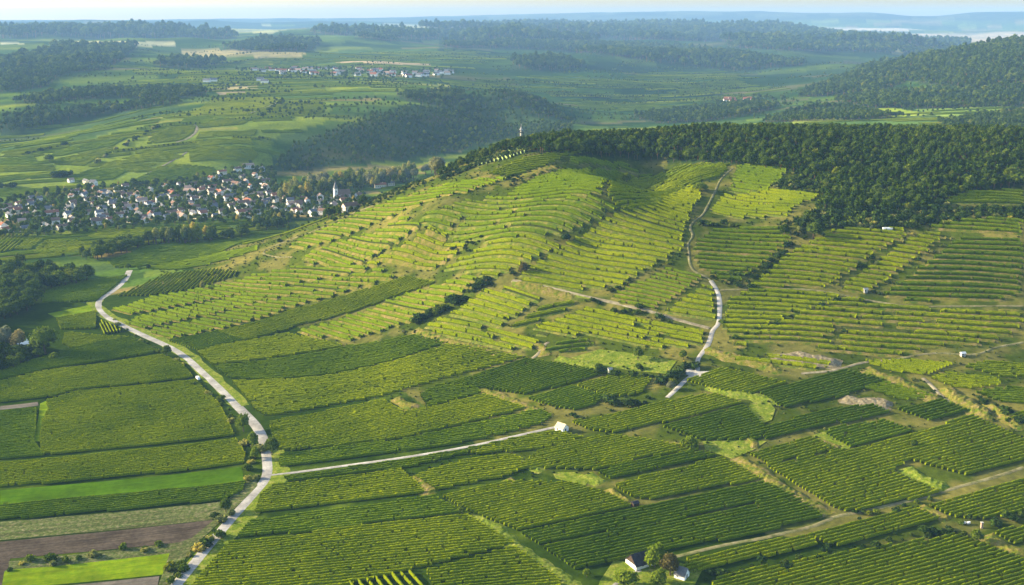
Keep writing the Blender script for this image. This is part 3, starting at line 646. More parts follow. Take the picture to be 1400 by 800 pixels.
# ------------------------------------------------------------------ terraced blocks
TB = [
 ('stepped vineyard left of the slanting dark hedge, below the pale dirt track', [(617,429),(665,397),(700,399),(748,405),(735,415),(684,449)], ((617,430),(684,446)), 6.4, 'vine'),
 ('stepped strip between two narrow tracks below the pale dirt track', [(688,452),(750,418),(772,411),(797,417),(707,452)], ((700,440),(770,425)), 5.8, 'vine'),
 ('two stepped bands above the dry wall right of the hedge', [(574,449),(603,439),(744,467),(725,482),(620,468)], ((603,440),(740,470)), 6.4, 'vine'),
 ('broad stepped vineyard left of the gravel path junction', [(722,453),(780,430),(805,421),(860,436),(962,455),(962,470),(940,478),(835,465),(800,460),(745,460)], ((780,430),(962,466)), 5.4, 'vine'),
 ('pale plot of vines in a hollow above the bright meadow', [(747,480),(765,465),(812,467),(818,473),(775,488)], ((750,478),(812,470)), 5.1, 'vine_light'),
 ('wedge of vines between dry terraces and gravel path', [(907,425),(965,387),(975,390),(978,436),(968,440)], ((910,424),(976,434)), 6.4, 'vine'),
 ('straw coloured terraces left of the gravel path', [(826,410),(915,366),(963,382),(900,424)], ((830,409),(905,422)), 4.5, 'vine_light'),
 ('low stepped vineyard right of the gravel path bend', [(990,443),(992,412),(1020,399),(1069,398),(1126,401),(1148,409),(1068,441),(1012,458),(992,460)], ((992,425),(1100,432)), 5.4, 'vine'),
 ('wide curved terraces under the right hand track', [(988,468),(1055,445),(1155,409),(1187,415),(1244,424),(1400,424),(1400,453),(1360,468),(1273,476),(1220,488),(1130,478),(1075,470),(1010,474)], ((1055,447),(1340,466)), 6.7, 'vine'),
 ('small curved terrace over the grey quarry face', [(1002,486),(1080,493),(1148,498),(1095,508),(1000,498)], ((1002,488),(1120,500)), 6.4, 'vine'),
 ('terraces at the top of the big slope, nearest the ridge', [(706,259),(778,234),(850,234),(845,252),(820,268),(760,275),(690,270)], ((706,256),(845,262)), 5.8, 'vine_light'),
 ('large sunlit terraces in the middle of the big slope', [(562,309),(603,286),(640,273),(690,272),(760,277),(820,272),(846,288),(800,315),(765,324),(700,324),(640,334)], ((565,304),(800,317)), 6.1, 'vine_light'),
 ('shaded terraces in the gully under the wood', [(845,232),(940,226),(998,225),(990,240),(945,256),(900,280),(850,292),(828,270)], ((840,256),(960,252)), 5.6, 'vine'),
 ('long even terraces left of the winding path', [(774,334),(835,293),(893,274),(937,255),(962,265),(943,294),(934,342),(850,390),(790,397),(702,381),(745,352)], ((774,335),(899,360)), 6.1, 'vine'),
 ('terraces ending at the lone bush on the slope', [(650,346),(668,336),(765,331),(770,340),(706,367),(675,381),(602,369)], ((650,350),(760,362)), 6.1, 'vine'),
 ('upper left terraces along the ridge track', [(398,333),(484,296),(524,281),(616,253),(700,246),(636,266),(556,288),(501,311),(461,329),(412,343)], ((440,312),(520,321)), 6.4, 'vine_light'),
 ('brown banded terraces under the ridge row', [(417,350),(461,333),(547,302),(574,312),(530,340),(487,363),(426,363)], ((470,332),(545,350)), 6.1, 'vine_light'),
 ('terraces round the scrubby patch on the left slope', [(497,364),(588,313),(612,316),(608,330),(636,340),(603,364)], ((530,345),(620,357)), 6.4, 'vine'),
 ('lowest strip of short terraced plots beside the gravel road', [(209,454),(232,464),(293,452),(339,441),(396,422),(483,397),(400,406),(331,422),(267,438),(205,450)], ((232,448),(300,462)), 6.1, 'vine_light'),
 ('second strip of short terraced plots above the road', [(170,443),(203,449),(267,436),(331,420),(400,404),(480,397),(555,376),(500,373),(420,390),(340,402),(270,417),(190,432)], ((232,428),(300,442)), 6.1, 'vine_light'),
 ('third strip of short terraced plots on the slope foot', [(148,425),(190,430),(270,414),(340,399),(420,387),(500,371),(490,366),(410,366),(340,379),(270,396),(210,406)], ((232,408),(300,422)), 6.1, 'vine_light'),
 ('stepped plots between two dark diagonal tracks', [(412,450),(439,444),(522,418),(551,406),(600,389),(640,379),(653,388),(563,440),(522,453),(480,468),(402,455)], ((450,420),(550,446)), 6.1, 'vine_light'),
 ('bright terraces at the top of the winding path', [(1008,229),(1035,226),(1084,233),(1060,253),(1048,263),(997,261)], ((1005,240),(1070,249)), 6.1, 'vine_light'),
 ('yellow green terraces right of the winding path', [(987,268),(1048,263),(1120,269),(1098,280),(1074,296),(992,297),(968,289)], ((980,278),(1080,290)), 6.1, 'vine_yellow'),
 ('pale banded terraces right of the path bend', [(950,332),(977,316),(1072,313),(1083,330),(1055,354),(1007,388),(974,378),(950,362)], ((950,338),(1060,346)), 5.4, 'vine_dark'),
 ('terraces under the lone broad bush on the right slope', [(1024,392),(1057,363),(1092,339),(1145,314),(1243,316),(1233,330),(1172,364),(1127,396)], ((1060,366),(1170,377)), 5.4, 'vine'),
 ('narrow terraces between two slanting tracks on the right', [(1141,396),(1178,370),(1254,322),(1294,326),(1256,357),(1190,399)], ((1178,372),(1240,380)), 5.4, 'vine'),
 ('long dark terraces at the right edge of the slope', [(1199,407),(1260,364),(1307,330),(1400,331),(1400,400),(1380,410),(1260,413)], ((1250,370),(1400,378)), 6.1, 'vine_dark'),
 ('meadow like terraces in the forest notch', [(1292,277),(1317,265),(1400,262),(1400,282)], ((1292,272),(1400,275)), 9.0, 'vine'),
 ('scrubby terraces below the forest at the right edge', [(1300,304),(1400,300),(1400,324),(1260,313)], ((1290,308),(1400,315)), 7.0, 'vine_dark'),
 ('upper rows along the edge of the wood', [(780,216),(855,222),(985,225),(980,231),(860,231),(777,229)], ((780,222),(980,229)), 5.8, 'vine_light'),
 ('bright strip of vines at the shoulder of the ridge', [(668,240),(700,224),(760,210),(790,211),(745,228),(700,244)], ((668,240),(740,226)), 5.8, 'vine_yellow'),
]
for row in TB:
    dry = 'straw coloured' in row[0]; brown = dry or any(w in row[0] for w in ('brown', 'plots', 'pale banded', 'slanting tracks', 'long dark', 'wide curved', 'scrubby', 'broad bush', 'ridge track'))
    terraced(row[1], row[2], row[0], pitch=row[3], rows=None, mat=row[4], bank='straw' if brown else 'olive', lift=.5 if brown else .3, bfrac=.55 if dry else (.39 if row[3] > 6 else .34))
vineyard([(300,454),(350,442),(396,427),(485,401),(555,380),(595,388),(550,402),(522,413),(439,438),(405,445),(392,452),(335,466)], ((300,455),(485,402)), 'yellowish plain vineyard band running diagonally up the slope foot', 'vine_yellow')
vineyard([(232,466),(295,455),(338,465),(275,479)], ((240,476),(290,458)), 'vineyard of visible rows just right of the road bush', 'vine_light', 3.0)
vineyard([(160,405),(190,392),(225,376),(290,369),(330,374),(265,394),(205,404)], ((190,392),(215,375)), 'fan of short slanting rows beside the head of the road', 'vine', 4.2)
vineyard([(640,231),(642,222),(715,205),(720,208),(690,218)], ((650,232),(640,224)), 'pale netted rows lying across the ridge under the tower', 'net', 3.6)

# ------------------------------------------------------------------ foliage
M['leaf_forest'] = mat_leaf('forest_leaves', (.018, .048, .004), (.075, .12, .010), .8, .25, .012, True)
M['leaf_mid'] = mat_leaf('tree_leaves', (.04, .085, .010), (.14, .19, .02), .9, .3, .05, True)
M['leaf_gold'] = mat_leaf('golden_leaves', (.15, .18, .04), (.36, .35, .11), .7, .35, .05, True)
M['leaf_lime'] = mat_leaf('lime_leaves', (.09, .16, .010), (.22, .28, .020), .9, .4, .05)
M['leaf_brown'] = mat_leaf('brownish_leaves', (.07, .07, .02), (.17, .14, .045), .9, .3, .05)
M['leaf_grey'] = mat_leaf('greyish_leaves', (.11, .13, .07), (.25, .26, .16), .9, .3, .05, True)
M['leaf_dark'] = mat_leaf('dark_hedge_leaves', (.018, .045, .012), (.06, .10, .018), .9, .25, .05, True)
M['bark'] = mat_surface('tree_bark', (.07, .05, .035), (.14, .10, .07), 2)
M['bark_pine'] = mat_surface('pine_bark', (.16, .08, .045), (.26, .15, .09), 2)
def ico(sub):
    bm = bmesh.new(); bmesh.ops.create_icosphere(bm, subdivisions=sub, radius=1); bm.verts.ensure_lookup_table()
    V = np.array([v.co for v in bm.verts]); F = np.array([[v.index for v in f.verts] for f in bm.faces]); bm.free(); return V, F
ICO = {k: ico(k) for k in (1, 2, 3)}
def crown_arrays(seed, rx, rz, cz, clumps=12, leaves=260, ls=.5, sub=2, shape=1.0, core=.84):
    r = np.random.default_rng(seed); V, F = ICO[sub]; V = V.copy()
    C = r.normal(size=(clumps, 3)); C /= np.linalg.norm(C, axis=1)[:, None]; C[:, 2] = np.abs(C[:, 2])*1.1-.35
    C *= r.uniform(.45, .75, (clumps, 1)); R = r.uniform(.34, .55, clumps)
    def surf(dirs):                                     # lumpy union of clump spheres
        b = dirs@C.T; disc = b*b-(C**2).sum(1)[None]+R[None]**2; d = np.where(disc > 0, b+np.sqrt(np.maximum(disc, 0)), .42)
        return np.maximum(d.max(1), .42)
    rad = surf(V)*core*(1+r.uniform(-.08, .08, len(V))); P = V*rad[:, None]
    L = r.normal(size=(leaves, 3)); L /= np.linalg.norm(L, axis=1)[:, None]; L = L[L[:, 2] > -.6]; n = len(L)
    Q = L*(surf(L)*r.uniform(.82, 1.1, n))[:, None]
    def fit(p):
        q = p.copy()
        if shape < 1: k = 1-(1-shape)*np.clip((q[:, 2]+.8)/1.8, 0, 1); q[:, :2] *= k[:, None]
        return q*(rx, rx, rz)+(0, 0, cz)
    P = fit(P); Q = fit(Q)
    a = r.normal(size=(n, 3)); a /= np.linalg.norm(a, axis=1)[:, None]; b = np.cross(a, r.normal(size=(n, 3))); b /= np.linalg.norm(b, axis=1)[:, None]
    s = ls*r.uniform(.6, 1.5, (n, 1)); T = np.stack([Q+a*s, Q-a*s*.6+b*s*.8, Q-a*s*.5-b*s*.9, Q+a*s*.5-b*s*.7], 1).reshape(-1, 3)
    k = len(P)+np.arange(n)*4
    return np.concatenate([P, T]), [F, np.stack([k, k+1, k+2, k+3], 1)]
def trunk_arrays(h, r0, seed=0, limbs=3, spread=.3, sides=6):
    r = np.random.default_rng(seed+99); Vs = []; Fs = []; base = 0
    def tube(p0, p1, ra, rb):
        nonlocal base
        p0 = np.array(p0, float); p1 = np.array(p1, float); d = p1-p0; d /= np.linalg.norm(d); a = np.cross(d, (1, .2, 0)); a /= np.linalg.norm(a); b = np.cross(d, a)
        t = np.arange(sides)*2*pi/sides
        for p, rr in ((p0, ra), (p1, rb)): Vs.append(p+rr*(np.cos(t)[:, None]*a+np.sin(t)[:, None]*b))
        i = np.arange(sides); Fs.append(np.stack([base+i, base+(i+1) % sides, base+sides+(i+1) % sides, base+sides+i], 1)); base += 2*sides
    tube((0, 0, -.4), (.03*h, 0, h*.55), r0, r0*.7); tube((.03*h, 0, h*.53), (0, .02*h, h), r0*.7, r0*.3)
    for k in range(limbs):
        a = r.uniform(0, 2*pi); z0 = h*r.uniform(.4, .65); tube((.02*h, 0, z0), (cos(a)*spread*h, sin(a)*spread*h, z0+.3*h), r0*.45, r0*.18)
    return np.concatenate(Vs), np.concatenate(Fs)
TREE_CACHE = {}
KIND = { # height, crown radius, half height of crown, crown centre, shape, material, bark
 'round': (9, 4.0, 3.9, 5.4, .9, 'leaf_mid'), 'tall': (17, 4.6, 7.4, 9.6, .75, 'leaf_mid'), 'gold': (17, 4.4, 7.4, 9.6, .75, 'leaf_gold'),
 'willow': (15, 6.8, 6.6, 8.4, .8, 'leaf_mid'), 'grey': (13, 5.2, 5.8, 7.4, .75, 'leaf_grey'), 'lime': (8, 4.2, 3.6, 4.2, .85, 'leaf_lime'), 'brown': (10, 4.0, 4.2, 5.9, .85, 'leaf_brown'),
 'dark': (10, 4.6, 4.4, 5.6, .85, 'leaf_dark'), 'yellow_bush': (5, 3.4, 2.5, 2.2, .9, 'leaf_lime'), 'bush_dark': (3, 2.0, 1.6, 1.2, .9, 'leaf_dark'), 'bush_mid': (3, 1.8, 1.5, 1.1, .9, 'leaf_mid'),
 'bush_olive': (2.6, 1.7, 1.3, .9, .9, 'leaf_gold'), 'forest': (8, 3.0, 3.4, 4.8, .7, 'leaf_forest'), 'pine': (10, 2.5, 3.4, 7.0, .6, 'leaf_forest')}
def tree_mesh(kind, var, split):
    key = (kind, var, split)
    if key in TREE_CACHE: return TREE_CACHE[key]
    h, rx, rz, cz, sh, mt = KIND[kind]; bush = kind.startswith('bush'); small = bush or kind in ('forest', 'pine')
    V, F = crown_arrays(hash((len(kind), var, rx)) % 9999+var*17, rx, rz, cz, clumps=9 if small else 16, leaves=150 if small else 620, ls=.42 if bush else (.55 if small else .5), sub=2 if small else 3, shape=sh)
    out = []
    tv, tf = trunk_arrays(h*.8, .18 if small else .035*h, var, 0 if bush else 3)
    bark = M['bark_pine'] if kind == 'pine' else M['bark']
    if split:
        for nm, v, f, mm in (('crown', V, F, M[mt]), ('trunk', tv, tf, bark)):
            o = mesh_np(nm, v, f, mm); out.append(o.data); bpy.data.objects.remove(o)
    else:
        nf = sum(len(f) for f in F)
        o = mesh_np(kind, np.concatenate([V, tv]), F+[tf+len(V)], [M[mt], bark], fmat=[0]*nf+[1]*len(tf)); out = o.data; bpy.data.objects.remove(o)
    TREE_CACHE[key] = out; return out
def link(name, data, loc=(0, 0, 0), rz=0, sc=1, parent=None):
    o = bpy.data.objects.new(name, data); COL.objects.link(o); o.location = loc; o.rotation_euler = (0, 0, rz); o.scale = sc if isinstance(sc, tuple) else (sc,)*3
    if parent: o.parent = parent
    return o
def tree(kind, x, y, height, label, group=None, name='tree', wide=1.0, whole=False):
    s = height/KIND[kind][0]; var = int(rng.integers(0, 4)); rz = rng.uniform(0, 6.28); z = float(H(x, y))
    if whole:
        o = link(name, tree_mesh(kind, var, False), (x, y, z), rz, (s*wide, s*wide, s)); return tag(o, label, 'bush' if 'bush' in kind else 'tree', group)
    root = empty(name, (x, y, z), rz); root.scale = (s*wide, s*wide, s); tag(root, label, 'tree' if 'bush' not in kind else 'bush', group)
    c, t = tree_mesh(kind, var, True); link('crown', c, parent=root); link('trunk', t, parent=root); return root
def scatter(name, P, sc, protos, label=None, zoff=None):
    """one mass of foliage: instances of trees that also stand in the scene"""
    n = len(P); me = bpy.data.meshes.new(name); me.vertices.add(n)
    z = H(P[:, 0], P[:, 1]); me.vertices.foreach_set('co', np.stack([P[:, 0], P[:, 1], z], 1).astype(np.float32).ravel())
    for an, vals in (('sc', sc), ('rz', rng.uniform(0, 6.28, n)), ('pick', rng.integers(0, len(protos), n))):
        a = me.attributes.new(an, 'FLOAT', 'POINT'); a.data.foreach_set('value', np.asarray(vals, np.float32))
    o = bpy.data.objects.new(name, me); COL.objects.link(o); o['kind'] = 'stuff'
    if label: o['label'] = label
    ng = bpy.data.node_groups.new(name, 'GeometryNodeTree'); ng.interface.new_socket('Geometry', in_out='INPUT', socket_type='NodeSocketGeometry'); ng.interface.new_socket('Geometry', in_out='OUTPUT', socket_type='NodeSocketGeometry')
    N = ng.nodes.new; gi = N('NodeGroupInput'); go = N('NodeGroupOutput'); iop = N('GeometryNodeInstanceOnPoints'); j = N('GeometryNodeJoinGeometry')
    for p in reversed(protos):
        oi = N('GeometryNodeObjectInfo'); oi.inputs['Object'].default_value = p; oi.inputs['As Instance'].default_value = True; oi.transform_space = 'ORIGINAL'; ng.links.new(oi.outputs['Geometry'], j.inputs[0])
    def attr(nm):
        a = N('GeometryNodeInputNamedAttribute'); a.data_type = 'FLOAT'; a.inputs['Name'].default_value = nm; return a.outputs[0]
    cx = N('ShaderNodeCombineXYZ'); ng.links.new(attr('rz'), cx.inputs[2])
    ng.links.new(gi.outputs[0], iop.inputs['Points']); ng.links.new(j.outputs[0], iop.inputs['Instance']); iop.inputs['Pick Instance'].default_value = True
    ng.links.new(attr('pick'), iop.inputs['Instance Index']); ng.links.new(cx.outputs[0], iop.inputs['Rotation']); ng.links.new(attr('sc'), iop.inputs['Scale'])
    ng.links.new(iop.outputs[0], go.inputs[0]); md = o.modifiers.new('scatter', 'NODES'); md.node_group = ng; return o
def sample_px(poly, spacing, rmin, rmax, jit=.45, vis=12.0, umin=-60):
    """world points on a jittered grid whose ground lies inside a photo outline"""
    m = inside(poly, TU, TV) & (TR > rmin) & (TR < rmax)
    if not m.any(): return np.zeros((0, 2))
    x0, x1, y0, y1 = TX[m].min(), TX[m].max(), TY[m].min(), TY[m].max()
    gx, gy = np.meshgrid(np.arange(x0, x1, spacing), np.arange(y0, y1, spacing*.87)); gx = gx+(np.arange(gx.shape[0]) % 2)[:, None]*spacing*.5
    gx = (gx+rng.uniform(-jit, jit, gx.shape)*spacing).ravel(); gy = (gy+rng.uniform(-jit, jit, gy.shape)*spacing).ravel()
    z = H(gx, gy); u, v = project(gx, gy, z); k = inside(poly, u, v) & (np.hypot(gx, gy) > rmin) & (np.hypot(gx, gy) < rmax) & visible(gx, gy, z+vis) & (u > umin) & (u < 1460)
    return np.stack([gx[k], gy[k]], 1)

# the wood on the hill: 300 nearest trees stand alone, the rest is one mass
FP = sample_px(FOREST, 5.2, 640, 1300)
back = [( -60+ i, 0) for i in range(0)]
cu, cv = project(FP[:, 0], FP[:, 1], H(FP[:, 0], FP[:, 1]))
order = np.argsort(np.hypot(FP[:, 0], FP[:, 1])-cv*1.2*0); FP = FP[order]; print('forest', len(FP))
protos = []
def zone_of(x, y):
    u = project(x, y, float(H(x, y)))[0]
    return 'behind the ridge tower' if u < 770 else 'above the shaded gully' if u < 960 else 'above the winding path' if u < 1060 else 'over the broad tree' if u < 1160 else 'over the white shelter' if u < 1260 else 'beside the forest notch' if u < 1340 else 'at the right edge'
for i, (x, y) in enumerate(FP[:296]):
    k = str(rng.choice(['pine', 'forest', 'forest', 'round'], p=[.3, .3, .2, .2]))
    o = tree(k, x, y, rng.uniform(5.2, 9), ('tall pine with bare reddish trunk' if k == 'pine' else 'round bright leafy tree' if k == 'round' else 'dark leafy tree')+' in the hilltop wood '+zone_of(x, y), 'trees of the hilltop wood '+zone_of(x, y), 'pine_tree' if k == 'pine' else 'forest_tree', whole=True)
    if len(protos) < 12: protos.append(o)
# crest and far side of the wood
gx, gy = np.meshgrid(np.arange(-80, 560, 6.5), np.arange(980, 1420, 5.6)); gx = (gx+rng.uniform(-3, 3, gx.shape)).ravel(); gy = (gy+rng.uniform(-3, 3, gy.shape)).ravel(); gz = H(gx, gy)
uu, vv = project(gx, gy, gz); kk = (uu > 712) & visible(gx, gy, gz+11) & ~inside(FOREST, uu, vv) & (gz > 95) & (vv < 190) & (np.hypot(gx, gy) < 1400)
REST = np.concatenate([FP[296:], np.stack([gx[kk], gy[kk]], 1)])
scatter('wood', REST, rng.uniform(.5, 1.1, len(REST)), protos, 'dense dark wood covering the hilltop')
# far woods
PP = []; SS = []
for poly, a, b_ in FAR_WOODS:
    for r0, r1, sp in ((1200, 2300, 9), (2300, 3600, 13), (3600, 6000, 24), (6000, 10000, 45)):
        if r0 < b_ and r1 > a:
            slope = poly[0] == (368, 236); q = sample_px(poly, sp*(1.35 if slope else 1), max(a, r0), min(b_, r1), vis=15)
            if len(q) > 6000: q = q[rng.permutation(len(q))[:6000]]
            PP.append(q); SS.append(rng.uniform(.7, 1.25, len(q))*(sp/(9.5 if slope else 8)))
PP = np.concatenate(PP); SS = np.concatenate(SS); print('far woods', len(PP)); scatter('far_woods', PP, SS, protos, 'hazy blue green woods on the far hills')
# scattered trees and hedges in the far farmland
q = []
for _ in range(420):
    u, v = rng.uniform(0, 1400), rng.uniform(62, 165)
    p = ground([(u, v)], 1350)[0]
    if math.hypot(*p) < 1500: continue
    a = .35+rng.normal(0, .15); n = rng.integers(3, 16); t = np.arange(n)*rng.uniform(8, 14)
    q.append(p+np.stack([t*cos(a), t*sin(a)], 1)+rng.normal(0, 3, (n, 2)))
q = np.concatenate(q); scatter('far_hedges', q, rng.uniform(.45, 1.15, len(q)), protos, 'hedges and tree rows between the far fields')

# river trees, village trees
def grove(poly, spacing, kinds, hgt, label, group, rmin=400, rmax=2400, name='tree', limit=200, whole=False):
    q = sample_px(poly, spacing, rmin, rmax, vis=20)
    if len(q) > limit: q = q[rng.permutation(len(q))]; SPARE.append(q[limit:]); q = q[:limit]
    for x, y in q: tree(kinds[int(rng.integers(len(kinds)))], x, y, rng.uniform(*hgt), label, group, name, wide=rng.uniform(.9, 1.25), whole=whole)
    return len(q)
nt_ = 0; SPARE = []
nt_ += grove([(0,372),(30,368),(75,372),(130,385),(100,392),(70,398),(45,420),(0,440)], 9, ['round', 'dark', 'willow', 'tall'], (9, 16), 'dark river tree in the left grove above the pale vineyard', 'trees of the left river grove', limit=75)
nt_ += grove([(0,402),(40,402),(38,432),(0,440)], 10, ['round', 'willow'], (9, 14), 'dark tree at the left edge in front of the river grove', 'trees at the left edge of the river grove')
nt_ += grove([(0,484),(85,474),(60,490),(30,500),(0,512)], 8, ['dark', 'round', 'round'], (6, 9), 'low dark tree on the near river bank at the left edge', 'low trees on the near river bank')
nt_ += grove([(110,352),(125,347),(150,345),(175,335),(215,326),(215,334),(180,344),(150,352),(120,358)], 9, ['willow', 'tall', 'round'], (9, 16), 'tree in the winding row along the stream below the village', 'trees along the stream')
nt_ += grove([(212,332),(240,325),(300,322),(300,331),(215,338)], 11, ['tall', 'gold', 'tall'], (15, 20), 'tall full tree in the group in front of the village', 'tall trees in front of the village')
nt_ += grove([(302,325),(340,318),(345,324),(305,331)], 10, ['dark', 'round'], (8, 13), 'rounded dark tree right of the tall group', 'rounded trees below the ridge foot')
nt_ += grove([(345,308),(385,296),(405,300),(395,312),(350,318)], 11, ['gold', 'dark', 'tall'], (9, 15), 'tree between the village and the foot of the ridge', 'trees at the ridge foot')
nt_ += grove([(380,275),(395,262),(440,252),(480,247),(530,243),(565,236),(575,242),(545,254),(500,260),(440,266),(395,278)], 13, ['gold', 'gold', 'tall', 'grey'], (16, 23), 'tall golden poplar in the broad belt behind the church', 'golden poplars behind the church', limit=85)
nt_ += grove([(575,240),(600,228),(612,226),(600,240)], 14, ['grey'], (14, 18), 'pale grey poplar showing above the ridge', 'pale poplars above the ridge')
q = sample_px([(-230,392),(-4,398),(-4,520),(-60,540),(-230,560)], 10, 400, 1500, vis=30, umin=-260); SPARE.append(q)
if SPARE: q = np.concatenate(SPARE); scatter('river_wood', q, rng.uniform(1.2, 1.9, len(q)), protos, 'river trees filling the groves'); print('spare', len(q))
print('river trees', nt_)
def one(kind, u, v, h, label, name='tree', wide=1.0):
    x, y = ground([(u, v)])[0]; return tree(kind, x, y, h, label, None, name, wide)
one('grey', 8, 478, 18, 'pale bare looking poplar at the left edge by the water')
one('grey', 27, 480, 16, 'smaller greyish poplar right beside the water')
one('willow', 62, 484, 22, 'big round olive tree on the river bank beside the water', wide=1.05)
one('lime', 74, 492, 6, 'low bright shrub under the big round river tree', 'bush')
one('round', 228, 487, 8, 'single leafy tree standing on the gravel road bend')
one('willow', 333, 590, 12, 'large olive green tree left of the gravel road', wide=.8)
one('lime', 346, 610, 9, 'bright yellow green tree at the left road edge', wide=.7)
one('lime', 349, 628, 8, 'second bright tree at the left road edge, nearer than the first', wide=.6)
one('round', 372, 622, 10, 'golden green tree right of the gravel road above the lane fork', wide=.9)
one('round', 309, 700, 7, 'round dark green tree beside the gravel road near the brown field')
one('yellow_bush', 942, 612, 6.5, 'round yellow bush in the middle of the right hand vineyards', 'bush')
one('round', 872, 493, 9, 'lone tree standing in the bright meadow', wide=.8)
one('round', 934, 492, 6, 'dark bush at the right end of the bright meadow', 'bush')
one('grey', 917, 534, 6, 'silvery bush beside the lower gravel path', 'bush', wide=1.2)
one('lime', 895, 776, 11, 'tall yellow green tree right behind the dark roofed farmhouse', wide=.9)
one('brown', 916, 787, 10, 'brownish tree between the farmhouse and the small white gable')
one('lime', 855, 803, 8, 'broad yellow tree at the bottom edge in front of the farmhouse', wide=1.3)
one('lime', 900, 800, 7, 'green yellow tree below the brownish tree', wide=1.1)
one('round', 631, 702, 4.5, 'small round tree at the top of the long dry bank')
one('brown', 716, 376, 9, 'greyish brown tree at the bend of the slope track')
one('round', 857, 252, 10, 'single tree at the upper rim of the shaded gully')
one('lime', 957, 262, 8, 'broad bright bush left of the upper winding path', 'bush', wide=1.4)
one('dark', 774, 331, 7, 'dark bush on the slope at the end of the terraces', 'bush', wide=1.2)
one('round', 1112, 326, 11, 'broad green tree at the corner below the wood', wide=1.3)
one('round', 1072, 322, 8, 'smaller tree left of the broad green tree below the wood')
one('round', 176, 369, 6, 'tree at the far head of the gravel road')
one('dark', 203, 368, 5, 'small dark tree right of the road head')
one('gold', 277, 397, 9, 'slender yellowish tree among the short terraced plots')
one('lime', 802, 789, 4, 'small shrub on the grass left of the farmhouse yard', 'bush')
one('dark', 1041, 773, 5, 'dark bush at the lower end of the ditch', 'bush')
one('round', 1334, 742, 6, 'round dark bush beside the small post near the right edge', 'bush')
one('round', 68, 222, 12, 'big tree standing on the crest of the far vineyard spur', wide=1.3)
one('dark', 380, 458, 4, 'small dark bush at the corner of the sloping vineyards', 'bush')
one('round', 1250, 612, 4, 'dark bush in the notch of the lower right vineyard', 'bush')

